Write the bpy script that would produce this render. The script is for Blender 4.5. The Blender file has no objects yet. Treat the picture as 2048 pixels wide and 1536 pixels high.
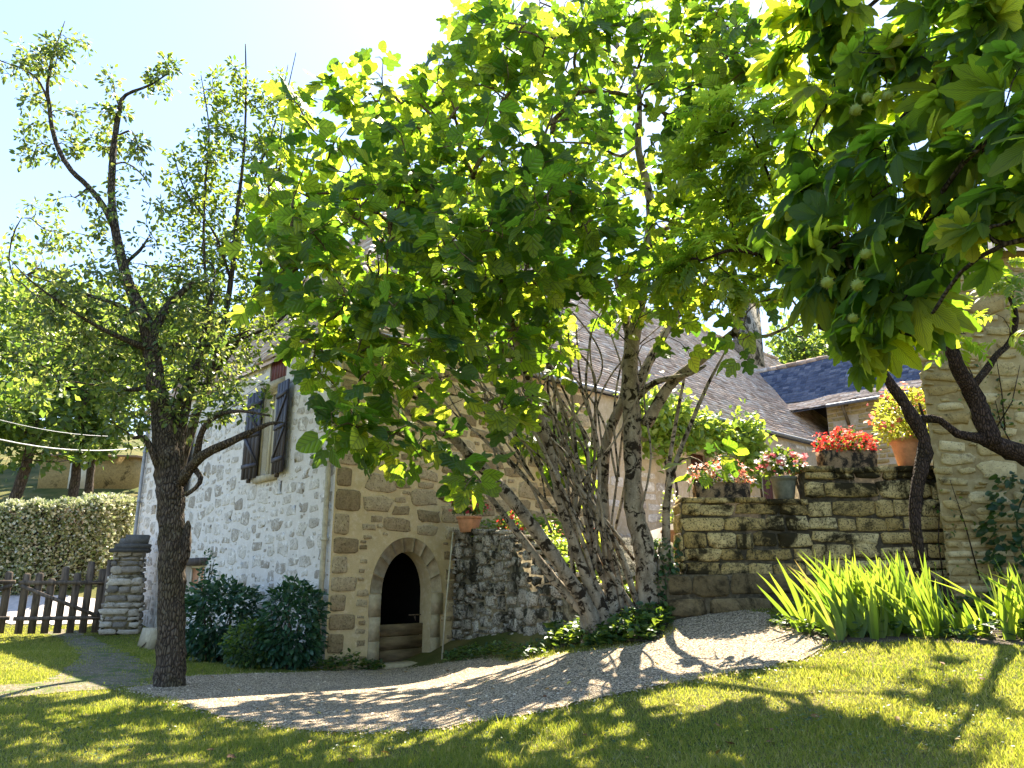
import bpy, math, random
import numpy as np
from mathutils import Vector, geometry
rng = np.random.default_rng(7); random.seed(7)
scene = bpy.context.scene
COL = scene.collection

# ------------------------------------------------------------------ camera
F = 1500.0; PITCH = math.atan(.255); cp, sp = math.cos(PITCH), math.sin(PITCH)
EYE = np.array([0, 0, 1.5])
cam = bpy.data.cameras.new('camera'); cam.lens = 36*F/2048; cam.sensor_width = 36
cam.clip_start = .05; cam.clip_end = 3000
cob = bpy.data.objects.new('camera', cam); COL.objects.link(cob)
cob.location = EYE; cob.rotation_euler = (math.pi/2+PITCH, 0, 0); scene.camera = cob

def ray(px, py):
    xc = (px-1024)/F; yc = (768-py)/F
    return np.array([xc, cp-yc*sp, sp+yc*cp])
def P(px, py, Y):
    d = ray(px, py); return EYE+d*(Y/d[1])

# ------------------------------------------------------------------ terrain
CT = np.array([(-4.8,11.8,-.12),(-3.6,15.2,-.25),(-1.9,16.2,-.27),(0,13.4,.08),(1.55,11.3,.58),(1.4,9.5,.33),
 (0,6.6,0),(0,3,-.1),(-6,6,-.1),(3.6,5.3,.3),(4.1,9.5,.76),(3.4,11.8,.97),(6.1,9,.84),(6.6,11.4,.98),(9,8,1.05),
 (-12,22,-.12),(-10,17,-.15),(-16,18,.0),(6,3,.4),(-8,2,-.15),(0,0,0),(-9,12,-.1),(-15,22.5,.0),(-14,25,.55),(-17,28,1.4),
 (-14,31,2.3),(-22,31,2.5),(-25,46,7),(-12,46,6),(-40,42,6),(-30,70,13),(0,60,8),(30,60,8),(14,32,3),(4,20,1.2),(-4,20,-.2),
 (-70,60,14),(70,40,8),(70,-60,0),(-70,-60,-1),(0,-40,-.5),(0,140,22),(-140,140,26),(140,140,22),(-150,0,3),(150,0,5),(0,-150,0),(2.5,14.5,1.5),(2.6,17,2.3)])
def _U(r2): return np.where(r2 > 1e-12, .5*r2*np.log(np.maximum(r2, 1e-12)), 0)
def _tps():
    n = len(CT); xy = CT[:, :2]
    K = _U(((xy[:, None]-xy[None])**2).sum(-1))+np.eye(n)*.02
    Q = np.c_[np.ones(n), xy]; A = np.zeros((n+3, n+3)); A[:n, :n] = K; A[:n, n:] = Q; A[n:, :n] = Q.T
    return np.linalg.solve(A, np.r_[CT[:, 2], 0, 0, 0])
_W = _tps()
def gz(x, y):
    x = np.asarray(x, float); y = np.asarray(y, float); s = x.shape
    q = np.c_[np.clip(x.ravel(), -160, 160), np.clip(y.ravel(), -160, 160)]
    out = np.empty(len(q))
    for i in range(0, len(q), 40000):
        c = q[i:i+40000]
        out[i:i+40000] = _U(((c[:, None]-CT[None, :, :2])**2).sum(-1))@_W[:-3]+_W[-3]+c@_W[-2:]
    return out.reshape(s)
def G(px, py):
    d = ray(px, py); ts = np.linspace(3, 60, 1200)
    q = EYE+d*ts[:, None]; below = q[:, 2] < gz(q[:, 0], q[:, 1])
    i = int(np.argmax(below)) if below.any() else 1100
    return q[i]

# ------------------------------------------------------------------ helpers
class MB:
    def __init__(s): s.v = []; s.f = {}; s.r = []; s.u = []; s.m = {}; s.n = 0
    def add(s, V, Fs, rnd=0., uv=None):
        V = np.asarray(V, float).reshape(-1, 3); k = len(V)
        if isinstance(Fs, np.ndarray): Fs = [Fs]
        for f in Fs:
            f = np.asarray(f, int)
            if f.ndim == 1: f = f[None]
            s.f.setdefault(f.shape[1], []).append(f+s.n)
        s.v.append(V); s.r.append(np.broadcast_to(np.asarray(rnd, float), (k,)))
        s.u.append(np.zeros((k, 3)) if uv is None else np.asarray(uv, float)); s.n += k
    def box(s, c, dx, dy, dz, rnd=0.):
        """box from corner vectors: centre c and half-axis vectors"""
        c, dx, dy, dz = map(lambda a: np.asarray(a, float), (c, dx, dy, dz))
        V = [c+i*dx+j*dy+k*dz for i in (-1, 1) for j in (-1, 1) for k in (-1, 1)]
        s.add(V, np.array([[0,1,3,2],[4,6,7,5],[0,4,5,1],[2,3,7,6],[0,2,6,4],[1,5,7,3]]), rnd)
    def tube(s, pts, rad, n=6, rnd=0., rough=0., cap=True):
        pts = np.asarray(pts, float); rad = np.asarray(rad, float); m = len(pts)
        if m < 2: return
        t = np.gradient(pts, axis=0); t /= np.linalg.norm(t, axis=1)[:, None]+1e-9
        ref = np.array([.31, .95, .05]); a = np.cross(t, ref)
        bad = np.linalg.norm(a, axis=1) < .15
        a[bad] = np.cross(t[bad], [1., 0, 0]); a /= np.linalg.norm(a, axis=1)[:, None]; b = np.cross(t, a)
        th = np.arange(n)*2*math.pi/n
        rr = rad[:, None]*(1+(rng.normal(0, rough, (m, n)) if rough else 0))
        V = pts[:, None]+rr[..., None]*(a[:, None]*np.cos(th)[None, :, None]+b[:, None]*np.sin(th)[None, :, None])
        i = np.arange(m-1)[:, None]*n; j = np.arange(n)[None]; jn = (j+1) % n
        Q = np.stack([i+j, i+jn, i+n+jn, i+n+j], -1).reshape(-1, 4)
        fs = [Q]
        if cap and n > 3: fs += [np.arange(n)[::-1], np.arange(n)+(m-1)*n]
        s.add(V.reshape(-1, 3), fs, rnd)
    def lathe(s, c, prof, n=20, rnd=0.):
        c = np.asarray(c, float); th = np.arange(n)*2*math.pi/n; m = len(prof)
        V = np.array([[c[0]+r*math.cos(t), c[1]+r*math.sin(t), c[2]+z] for r, z in prof for t in th])
        i = np.arange(m-1)[:, None]*n; j = np.arange(n)[None]; jn = (j+1) % n
        s.add(V, [np.stack([i+j, i+jn, i+n+jn, i+n+j], -1).reshape(-1, 4), np.arange(n)[::-1], np.arange(n)+(m-1)*n], rnd)
    def leaves(s, proto, pos, R, sc, rnd):
        """instances baked into one mesh. R (n,3,3) columns = leaf x (across), y (along), z (normal)"""
        V0, F0, U0 = proto; k = len(pos); nv = len(V0)
        if not k: return
        V = pos[:, None]+np.einsum('nij,vj->nvi', R, V0)*np.asarray(sc)[:, None, None]
        off = (np.arange(k)*nv)
        fs = [(f[None]+off[:, None, None]).reshape(-1, f.shape[1]) for f in F0]
        s.add(V.reshape(-1, 3), fs, np.repeat(rnd, nv), np.tile(U0, (k, 1)))
    def build(s, name, mat, parent=None, loc=None, smooth=False):
        me = bpy.data.meshes.new(name)
        V = np.concatenate(s.v); o0 = np.zeros(3)
        if loc is not None: o0 = np.asarray(loc, float)
        elif parent is not None: o0 = ORG[parent.name]
        ls, st, tot = [], [], 0
        for k, arr in s.f.items():
            a = np.concatenate(arr); ls.append(a.ravel()); st.append(tot+np.arange(len(a))*k); tot += a.size
        ls = np.concatenate(ls); st = np.concatenate(st)
        me.vertices.add(len(V)); me.vertices.foreach_set('co', (V-o0).astype(np.float32).ravel())
        me.loops.add(len(ls)); me.loops.foreach_set('vertex_index', ls.astype(np.int32))
        me.polygons.add(len(st)); me.polygons.foreach_set('loop_start', st.astype(np.int32))
        me.update(calc_edges=True)
        if smooth: me.polygons.foreach_set('use_smooth', np.ones(len(st), bool))
        a = me.attributes.new('rnd', 'FLOAT', 'POINT'); a.data.foreach_set('value', np.concatenate(s.r).astype(np.float32))
        a = me.attributes.new('luv', 'FLOAT_VECTOR', 'POINT'); a.data.foreach_set('vector', np.concatenate(s.u).astype(np.float32).ravel())
        for m in (mat if isinstance(mat, (list, tuple)) else [mat]): me.materials.append(m)
        o = bpy.data.objects.new(name, me); COL.objects.link(o)
        if parent is not None: o.parent = parent; ORG[o.name] = ORG[parent.name]
        else:
            o.location = o0; ORG[o.name] = o0
        return o
ORG = {}
def thing(name, label, cat, loc, group=None):
    o = bpy.data.objects.new(name, None); COL.objects.link(o); o.empty_display_size = .2
    o.location = loc; ORG[o.name] = np.asarray(loc, float); o['label'] = label; o['category'] = cat
    if group: o['group'] = group
    return o
def tag(o, label, cat, group=None, kind=None):
    o['label'] = label; o['category'] = cat
    if group: o['group'] = group
    if kind: o['kind'] = kind
    return o

# ------------------------------------------------------------------ materials
class NT:
    def __init__(s, name):
        s.m = bpy.data.materials.new(name); s.m.use_nodes = True; s.t = s.m.node_tree; s.t.nodes.clear()
        s.out = s.n('ShaderNodeOutputMaterial')
    def n(s, typ, ins=None, **kw):
        nd = s.t.nodes.new(typ)
        for k, v in kw.items(): setattr(nd, k, v)
        for k, v in (ins or {}).items():
            if hasattr(v, 'is_linked') or isinstance(v, bpy.types.NodeSocket): s.t.links.new(v, nd.inputs[k])
            else: nd.inputs[k].default_value = v
        return nd
    def attr(s, name, o='Fac'): return s.n('ShaderNodeAttribute', attribute_name=name).outputs[o]
    def pos(s): return s.n('ShaderNodeTexCoord').outputs['Object']
    def noise(s, scale, detail=4, rough=.55, vec=None, o='Fac', dist=0.):
        return s.n('ShaderNodeTexNoise', {'Vector': vec if vec is not None else s.pos(), 'Scale': scale, 'Detail': detail, 'Roughness': rough, 'Distortion': dist}).outputs[o]
    def ramp(s, fac, stops, interp='LINEAR'):
        nd = s.n('ShaderNodeValToRGB', {'Fac': fac}); cr = nd.color_ramp; cr.interpolation = interp
        while len(cr.elements) < len(stops): cr.elements.new(.5)
        for e, (p, c) in zip(cr.elements, stops):
            e.position = p; e.color = (*c, 1) if len(c) == 3 else c
        return nd.outputs['Color']
    def bw(s, fac, a, b):
        return s.n('ShaderNodeMapRange', {'Value': fac, 'From Min': a, 'From Max': b}, clamp=True).outputs['Result']
    def mix(s, fac, a, b, mode='MIX'):
        nd = s.n('ShaderNodeMix', data_type='RGBA', blend_type=mode)
        for k, v in ((0, fac), (6, a), (7, b)):
            if isinstance(v, bpy.types.NodeSocket): s.t.links.new(v, nd.inputs[k])
            else: nd.inputs[k].default_value = v if k == 0 else ((*v, 1) if len(v) == 3 else v)
        return nd.outputs[2]
    def math(s, op, a, b=0.):
        return s.n('ShaderNodeMath', {0: a, 1: b}, operation=op).outputs[0]
    def bump(s, h, strength=.5, dist=.02):
        return s.n('ShaderNodeBump', {'Height': h, 'Strength': strength, 'Distance': dist}).outputs['Normal']
    def pbr(s, col, rough=.8, normal=None, spec=.3, metal=0.):
        ins = {'Base Color': (*col, 1) if isinstance(col, tuple) and len(col) == 3 else col, 'Roughness': rough, 'Specular IOR Level': spec, 'Metallic': metal}
        if normal is not None: ins['Normal'] = normal
        return s.n('ShaderNodeBsdfPrincipled', ins).outputs[0]
    def end(s, sh): s.t.links.new(sh, s.out.inputs['Surface']); return s.m

def leaf_mat(name, cols, trans, tfac=.45, rough=.42, veins=0., spec=.45):
    """cols: ramp of leaf colours over the per-leaf random value; trans: ramp of the light that comes through"""
    t = NT(name); r = t.attr('rnd')
    c = t.ramp(r, cols); tr = t.ramp(r, trans)
    nz = t.noise(9, 3)
    c = t.mix(t.bw(nz, .3, .75), c, t.mix(1., c, (1.35, 1.3, 1.1), 'MULTIPLY'))
    nrm = None
    if veins:
        x = t.n('ShaderNodeSeparateXYZ', {0: t.attr('luv', 'Vector')})
        s_ = t.math('SINE', t.math('SUBTRACT', t.math('MULTIPLY', x.outputs[1], veins), t.math('MULTIPLY', t.math('ABSOLUTE', x.outputs[0]), veins*.55)))
        mid = t.bw(t.math('ABSOLUTE', x.outputs[0]), .1, 0)
        v = t.math('MAXIMUM', t.bw(s_, .45, .95), mid)
        c = t.mix(t.math('MULTIPLY', v, .5), c, (.17, .23, .06)); tr = t.mix(t.math('MULTIPLY', v, .65), tr, (.08, .13, .01))
        nrm = t.bump(s_, .6, .012)
    b = t.pbr(c, rough, nrm, spec)
    tl = t.n('ShaderNodeBsdfTranslucent', {'Color': tr}).outputs[0]
    return t.end(t.n('ShaderNodeMixShader', {0: tfac, 1: b, 2: tl}).outputs[0])

def bark_mat(name, dark, light, sc=14, lich=None, lo=.5, hi=.6, stretch=.3, bumpd=.03):
    t = NT(name); mp = t.n('ShaderNodeMapping', {'Vector': t.pos(), 'Scale': (1, 1, stretch)}).outputs[0]
    v = t.n('ShaderNodeTexVoronoi', {'Vector': mp, 'Scale': sc*2.2, 'Randomness': 1.}, feature='DISTANCE_TO_EDGE').outputs['Distance']
    nz = t.noise(sc, 6, .65, mp)
    h = t.math('ADD', t.bw(v, 0, .28), nz)
    c = t.mix(t.bw(h, .45, 1.35), dark, light)
    c = t.mix(t.bw(t.noise(3.5, 3), .45, .75), c, t.mix(1., c, (.75, .8, .55), 'MULTIPLY'))
    if lich is not None:
        l = t.noise(sc*.75, 5, .6, dist=.4); c = t.mix(t.bw(l, lo, hi), c, lich)
    return t.end(t.pbr(c, .9, t.bump(h, .8, bumpd), .15))

def wall_mat(name, base, dark, light, sc=5, stains=None, st=(.52, .7), bumps=.012, grain=90):
    t = NT(name); a = t.noise(sc, 6, .62); g = t.noise(grain, 3, .6)
    c = t.mix(t.bw(a, .38, .68), dark, base); c = t.mix(t.bw(t.noise(sc*3.1, 4), .5, .78), c, light)
    c = t.mix(t.bw(g, .35, .75), t.mix(1., c, (.72, .71, .70), 'MULTIPLY'), c)
    if stains is not None:
        s_ = t.noise(1.6, 9, .72, dist=.6); c = t.mix(t.bw(s_, *st), c, stains)
    return t.end(t.pbr(c, .92, t.bump(t.math('ADD', a, t.math('MULTIPLY', g, .5)), .7, bumps), .12))

def stone_mat(name, ramp, stains=None, st=(.52, .66), ssc=1.8, speck=(.06, .05, .035), sp_th=(.56, .68), grain=38, bumps=.014):
    t = NT(name); r = t.attr('rnd'); c = t.ramp(r, ramp)
    a = t.noise(grain, 6, .7); c = t.mix(t.bw(a, *sp_th), c, speck)
    b = t.noise(9, 5, .6); c = t.mix(t.bw(b, .35, .7), t.mix(1., c, (.7, .69, .66), 'MULTIPLY'), c)
    if stains is not None:
        s_ = t.noise(ssc, 10, .72, dist=.5); c = t.mix(t.bw(s_, *st), c, stains)
    return t.end(t.pbr(c, .93, t.bump(t.math('ADD', b, a), .8, bumps), .1))

def plain(name, col, rough=.7, var=.25, sc=12, bumpd=.004, metal=0., spec=.3, stretch=None):
    t = NT(name); p = t.pos()
    if stretch: p = t.n('ShaderNodeMapping', {'Vector': p, 'Scale': stretch}).outputs[0]
    n_ = t.noise(sc, 6, .62, p); d = tuple(x*(1-var*1.6) for x in col); l = tuple(min(1, x*(1+var)) for x in col)
    return t.end(t.pbr(t.mix(t.bw(n_, .3, .7), d, l), rough, t.bump(n_, .6, bumpd), spec, metal))

M = {}
M['fig_leaf'] = leaf_mat('fig_leaf', [(0, (.012,.04,.02)), (.55, (.028,.072,.02)), (1, (.07,.12,.02))], [(0, (.08,.2,.015)), (.45, (.3,.5,.02)), (1, (.78,.86,.06))], .6, .42, 26)
M['pear_leaf'] = leaf_mat('pear_leaf', [(0, (.022,.045,.018)), (.6, (.05,.085,.025)), (1, (.13,.15,.05))], [(0, (.12,.22,.03)), (.6, (.32,.42,.05)), (1, (.58,.58,.14))], .42, .4)
M['plum_leaf'] = leaf_mat('plum_leaf', [(0, (.025,.055,.018)), (1, (.085,.13,.03))], [(0, (.16,.28,.02)), (1, (.45,.52,.05))], .45, .45)
M['chestnut_leaf'] = leaf_mat('chestnut_leaf', [(0, (.022,.06,.025)), (.6, (.055,.115,.025)), (.93, (.1,.15,.025)), (1, (.22,.18,.03))], [(0, (.12,.28,.015)), (.6, (.38,.56,.02)), (1, (.8,.8,.04))], .62, .45, 62, .3)
M['wisteria_leaf'] = leaf_mat('wisteria_leaf', [(0, (.025,.06,.02)), (1, (.08,.13,.02))], [(0, (.3,.5,.02)), (1, (.72,.82,.05))], .56, .45)
M['shrub_leaf'] = leaf_mat('shrub_leaf', [(0, (.012,.045,.028)), (.7, (.025,.075,.04)), (1, (.06,.12,.06))], [(0, (.05,.14,.03)), (1, (.12,.26,.04))], .22, .35)
M['cover_leaf'] = leaf_mat('cover_leaf', [(0, (.012,.035,.018)), (.7, (.03,.075,.025)), (1, (.09,.14,.03))], [(0, (.08,.18,.02)), (1, (.4,.5,.04))], .35, .4)
M['hedge_leaf'] = leaf_mat('hedge_leaf', [(0, (.1,.15,.04)), (.4, (.3,.32,.15)), (.72, (.5,.49,.36)), (1, (.72,.68,.6))], [(0, (.2,.28,.06)), (1, (.5,.48,.3))], .3, .5)
M['far_leaf'] = leaf_mat('far_leaf', [(0, (.02,.05,.02)), (.7, (.05,.095,.03)), (1, (.12,.17,.05))], [(0, (.14,.26,.03)), (1, (.5,.6,.07))], .45, .5)
M['iris_leaf'] = leaf_mat('iris_leaf', [(0, (.035,.09,.02)), (.9, (.12,.19,.03)), (.97, (.25,.19,.07)), (1, (.2,.13,.06))], [(0, (.2,.36,.02)), (.9, (.5,.6,.05)), (1, (.4,.3,.08))], .5, .4)
M['vine_leaf'] = leaf_mat('vine_leaf', [(0, (.06,.12,.02)), (1, (.18,.25,.04))], [(0, (.28,.45,.03)), (1, (.6,.68,.08))], .45, .45)
M['fuchsia_leaf'] = leaf_mat('fuchsia_leaf', [(0, (.12,.16,.02)), (1, (.35,.36,.05))], [(0, (.35,.45,.03)), (1, (.7,.7,.1))], .45, .45)
M['grass_blade'] = leaf_mat('grass_blade', [(0, (.035,.075,.018)), (.45, (.11,.14,.03)), (.8, (.27,.25,.11)), (1, (.46,.41,.24))], [(0, (.2,.3,.02)), (.5, (.46,.48,.04)), (1, (.66,.56,.13))], .5, .5, spec=.3)
for nm, a, b in (('red', (.55,.02,.02), (.8,.09,.07)), ('pink', (.6,.08,.12), (.85,.3,.3)), ('apricot', (.75,.3,.16), (.85,.62,.45)), ('coral', (.7,.12,.06), (.85,.35,.22)), ('white', (.7,.62,.6), (.85,.8,.8))):
    M['petal_'+nm] = leaf_mat('petal_'+nm, [(0, a), (1, b)], [(0, a), (1, b)], .4, .6)
M['burr'] = leaf_mat('burr', [(0, (.13,.19,.025)), (1, (.26,.3,.05))], [(0, (.4,.5,.05)), (1, (.5,.5,.1))], .3, .5)
M['pear_bark'] = bark_mat('pear_bark', (.018,.013,.01), (.13,.1,.072), 13, (.21,.19,.14), .6, .74)
t = NT('fig_bark'); mp = t.n('ShaderNodeMapping', {'Vector': t.pos(), 'Scale': (1, 1, .45)}).outputs[0]
n1 = t.noise(7, 6, .65, mp); n2 = t.noise(30, 5, .7); c = t.mix(t.bw(n1, .35, .65), (.14, .11, .075), (.34, .28, .2)); c = t.mix(t.bw(n2, .55, .75), c, (.4, .36, .28))
l = t.noise(6.5, 7, .68, dist=.8); c = t.mix(t.bw(l, .52, .57), c, (.025, .018, .011))
M['fig_bark'] = t.end(t.pbr(c, .9, t.bump(t.math('ADD', n1, n2), .8, .012), .15))
M['twig_bark'] = bark_mat('twig_bark', (.04,.028,.016), (.2,.145,.08), 20, None, stretch=.5, bumpd=.004)
M['vine_bark'] = bark_mat('vine_bark', (.012,.008,.006), (.08,.05,.035), 16, (.16,.13,.1), .66, .8, .35)
M['far_bark'] = bark_mat('far_bark', (.03,.022,.016), (.12,.09,.07), 6)
M['chest_bark'] = bark_mat('chest_bark', (.02,.016,.012), (.09,.07,.055), 16)
M['lime'] = wall_mat('lime', (.86,.81,.75), (.76,.71,.64), (.88,.85,.8), 3.2, (.55,.47,.36), (.62, .8))
M['ochre'] = wall_mat('ochre', (.72,.58,.34), (.62,.49,.27), (.77,.66,.44), 3, (.25,.19,.1), (.62, .8))
M['cream'] = wall_mat('cream', (.62,.52,.38), (.52,.43,.3), (.7,.62,.5), 3)
M['moss_mortar'] = wall_mat('moss_mortar', (.34,.29,.18), (.2,.16,.09), (.45,.4,.28), 4, (.035,.03,.018), (.5, .6))
M['barn_mortar'] = wall_mat('barn_mortar', (.46,.36,.17), (.3,.22,.1), (.56,.45,.24), 2.5, (.1,.085,.04), (.6, .74))
M['joint'] = wall_mat('joint', (.12,.095,.055), (.05,.04,.025), (.2,.16,.1), 5, None)
M['stone_white'] = stone_mat('stone_white', [(0, (.42,.37,.31)), (.5, (.62,.57,.5)), (1, (.78,.73,.66))], (.8,.76,.7), (.52, .62), 5, speck=(.26,.22,.18), sp_th=(.53, .66), grain=24, bumps=.02)
M['stone_brown'] = stone_mat('stone_brown', [(0, (.3,.225,.125)), (.5, (.43,.335,.2)), (1, (.58,.48,.31))], None, speck=(.12,.09,.05), sp_th=(.52, .66), grain=26, bumps=.02)
M['stone_dressed'] = stone_mat('stone_dressed', [(0, (.44,.36,.23)), (1, (.54,.45,.3))], (.2,.16,.09), (.62, .78), 2.4, sp_th=(.62, .8))
M['stone_moss'] = stone_mat('stone_moss', [(0, (.38,.27,.1)), (.5, (.54,.4,.17)), (1, (.68,.54,.27))], (.032,.025,.012), (.485, .57), 1.4, sp_th=(.5, .62))
M['stone_grey'] = stone_mat('stone_grey', [(0, (.34,.31,.25)), (.5, (.48,.44,.36)), (1, (.62,.58,.5))], (.032,.03,.02), (.475, .57), 2.2, sp_th=(.5, .6))
M['stone_barn'] = stone_mat('stone_barn', [(0, (.4,.29,.12)), (.5, (.53,.41,.19)), (1, (.64,.52,.29))], (.06,.045,.02), (.56, .66), 1.6)
M['stone_pillar'] = stone_mat('stone_pillar', [(0, (.2,.18,.16)), (.35, (.4,.34,.27)), (1, (.6,.53,.43))], (.03,.028,.025), (.62, .7), 2.5)
M['cap_stone'] = stone_mat('cap_stone', [(0, (.09,.085,.08)), (1, (.2,.19,.18))], None)
M['tile'] = stone_mat('tile', [(0, (.34,.235,.17)), (.4, (.56,.415,.32)), (.8, (.69,.55,.44)), (1, (.76,.66,.56))], (.42,.37,.29), (.56, .7), .9, speck=(.09,.08,.07), sp_th=(.6, .75), grain=8)
M['slate_shade_blue'] = stone_mat('slate_shade_blue', [(0, (.07,.09,.15)), (.5, (.12,.145,.22)), (1, (.24,.26,.33))], None, speck=(.05,.06,.09), sp_th=(.58, .75), grain=8)  # grey slate with the blue of its shade put into the colour
M['slate'] = stone_mat('slate', [(0, (.13,.125,.13)), (.5, (.22,.21,.21)), (1, (.36,.34,.32))], None, speck=(.07,.07,.07), sp_th=(.58, .75), grain=8)
M['old_wood'] = plain('old_wood', (.075,.055,.04), .8, .45, 14, .006, stretch=(1, 1, .12))
M['gate_wood'] = plain('gate_wood', (.12,.09,.065), .85, .5, 16, .006, stretch=(1, 1, .12))
M['door_wood'] = plain('door_wood', (.17,.125,.07), .85, .4, 9, .006, stretch=(.2, .2, 1))
M['shutter'] = plain('shutter', (.05,.042,.05), .55, .3, 10, .003, stretch=(1, 1, .15))
M['shutter_red'] = plain('shutter_red', (.16,.05,.06), .6, .3, 10, .003, stretch=(1, 1, .15))
M['door_red'] = plain('door_red', (.10,.035,.025), .6, .3, 10, .003, stretch=(1, 1, .15))
M['zinc'] = plain('zinc', (.32,.33,.35), .5, .2, 5, .002, metal=.5)
M['cream_pipe'] = plain('cream_pipe', (.45,.4,.28), .5, .25, 6, .002)
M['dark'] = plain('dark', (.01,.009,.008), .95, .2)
M['curtain'] = plain('curtain', (.7,.64,.5), .8, .08, 4)
M['terracotta'] = plain('terracotta', (.55,.27,.14), .8, .22, 7, .004)
M['grey_pot'] = plain('grey_pot', (.16,.16,.12), .7, .3, 9, .005)
M['trough'] = stone_mat('trough', [(0, (.3,.2,.11)), (1, (.4,.28,.17))], (.03,.025,.02), (.46, .56), 5)
M['soil'] = plain('soil', (.05,.035,.022), .95, .4, 20, .02)
M['cable'] = plain('cable', (.6,.6,.6), .5, .1)
M['steel'] = plain('steel', (.12,.08,.05), .6, .4)
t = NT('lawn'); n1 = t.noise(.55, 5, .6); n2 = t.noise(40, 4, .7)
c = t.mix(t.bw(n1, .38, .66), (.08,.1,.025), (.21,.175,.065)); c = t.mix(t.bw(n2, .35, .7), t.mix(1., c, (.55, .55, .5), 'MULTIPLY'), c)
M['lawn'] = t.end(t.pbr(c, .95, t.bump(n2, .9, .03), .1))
t = NT('gravel'); v = t.n('ShaderNodeTexVoronoi', {'Vector': t.pos(), 'Scale': 42.}); vr = t.n('ShaderNodeSeparateColor', {0: v.outputs['Color']}).outputs[0]
c = t.ramp(vr, [(0, (.19,.14,.085)), (.4, (.42,.32,.21)), (1, (.66,.53,.38))]); n2 = t.noise(1.1, 5)
c = t.mix(t.bw(v.outputs['Distance'], .35, .75), c, (.07,.06,.045)); c = t.mix(t.bw(n2, .55, .8), c, (.15,.12,.085))
M['gravel'] = t.end(t.pbr(c, .95, t.bump(t.math('MULTIPLY', v.outputs['Distance'], -1.), 1., .025), .15))
t = NT('pebble'); c = t.ramp(t.attr('rnd'), [(0, (.14,.105,.065)), (.6, (.38,.29,.195)), (1, (.64,.52,.38))]); M['pebble'] = t.end(t.pbr(c, .9))
t = NT('worn_path'); v = t.n('ShaderNodeTexVoronoi', {'Vector': t.pos(), 'Scale': 34.}); vr = t.n('ShaderNodeSeparateColor', {0: v.outputs['Color']}).outputs[0]; n2 = t.noise(14, 6, .7)
c = t.ramp(vr, [(0, (.13,.105,.075)), (.6, (.24,.2,.15)), (1, (.42,.36,.29))]); c = t.mix(t.bw(v.outputs['Distance'], .35, .8), c, (.08,.065,.045)); c = t.mix(t.bw(n2, .42, .6), c, (.11,.095,.05)); c = t.mix(t.bw(t.noise(2.6, 6), .5, .6), c, (.08,.1,.035))
M['worn_path'] = t.end(t.pbr(c, .95, t.bump(t.math('SUBTRACT', n2, v.outputs['Distance']), 1., .03), .1))
M['worn_path'] = t.end(t.pbr(c, .95, t.bump(n2, .8, .02), .1))
M['bed_soil'] = plain('bed_soil', (.075,.055,.035), .95, .4, 18, .03)
M['road'] = plain('road', (.45,.4,.36), .95, .12, 6, .01)

# ------------------------------------------------------------------ leaf shapes: (verts, face lists, uv); x across, y along, z normal
def fan_leaf(outline, curl=.12, fold=.1, seed=0):
    o = np.array(outline, float); r = np.random.default_rng(seed)
    V = np.zeros((len(o)+1, 3)); V[0, :2] = (0, .38); V[1:, :2] = o
    V[:, 2] = fold*np.abs(V[:, 0])-curl*V[:, 1]**2+r.normal(0, .02, len(V))
    n = len(o); f = np.array([[0, 1+i, 1+(i+1) % n] for i in range(n)])
    U = np.c_[V[:, 0]*2, V[:, 1], np.zeros(len(V))]
    return V, [f], U
def sym(half):
    return [(x, y) for x, y in half]+[(-x, y) for x, y in half[::-1] if x > 1e-6]
FIG = [fan_leaf(sym([(0,.05),(.16,-.06),(.36,.02),(.44,.2),(.36,.3),(.28,.36),(.44,.5),(.5,.66),(.4,.7),(.26,.64),(.2,.74),(.17,.9),(0,1.02)]), c, f, i) for i, (c, f) in enumerate(((.1,.12),(.3,.2),(.02,-.12)))]
FIG.append(fan_leaf(sym([(0,.04),(.2,-.05),(.4,.12),(.45,.36),(.36,.56),(.3,.72),(.16,.9),(0,1.0)]), .22, .18, 5))
def strip_leaf(prof, curl=.1, fold=.12, serr=0., seed=0):
    """mid-ribbed leaf; prof = list of (y, half width)"""
    r = np.random.default_rng(seed); V, U = [], []
    for i, (y, w) in enumerate(prof):
        z = -curl*y*y; e = w*(1+serr*(1 if i % 2 else -1))
        V += [(-e, y-(serr*.05), z+fold*w), (0, y, z), (e, y-(serr*.05), z+fold*w)]; U += [(-1, y, 0), (0, y, 0), (1, y, 0)]
    V = np.array(V); V[:, 2] += r.normal(0, .008, len(V)); m = len(prof)
    f = np.array([[3*i+k, 3*i+k+1, 3*i+k+4, 3*i+k+3] for i in range(m-1) for k in (0, 1)])
    return V, [f], np.array(U)
OVAL = [strip_leaf([(0,.02),(.2,.2),(.5,.27),(.8,.17),(1,.01)], c, f) for c, f in ((.15,.3),(.3,.2),(-.1,.35))]
LANCE = [strip_leaf([(0,.02),(.25,.15),(.55,.18),(.82,.1),(1,.005)], c, f) for c, f in ((.15,.3),(.35,.2))]
QUAD = [(np.array([(0,0,0),(.34,.45,.08),(0,1,-.1),(-.34,.45,.08)], float), [np.array([[0,1,2,3]])], np.array([(0,0,0),(1,.5,0),(0,1,0),(-1,.5,0)], float))]
def merge(protos):
    V, Fs, U, n = [], {}, [], 0
    for v, fs, u in protos:
        for f in fs: Fs.setdefault(f.shape[1], []).append(f+n)
        V.append(v); U.append(u); n += len(v)
    return np.concatenate(V), [np.concatenate(a) for a in Fs.values()], np.concatenate(U)
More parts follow.
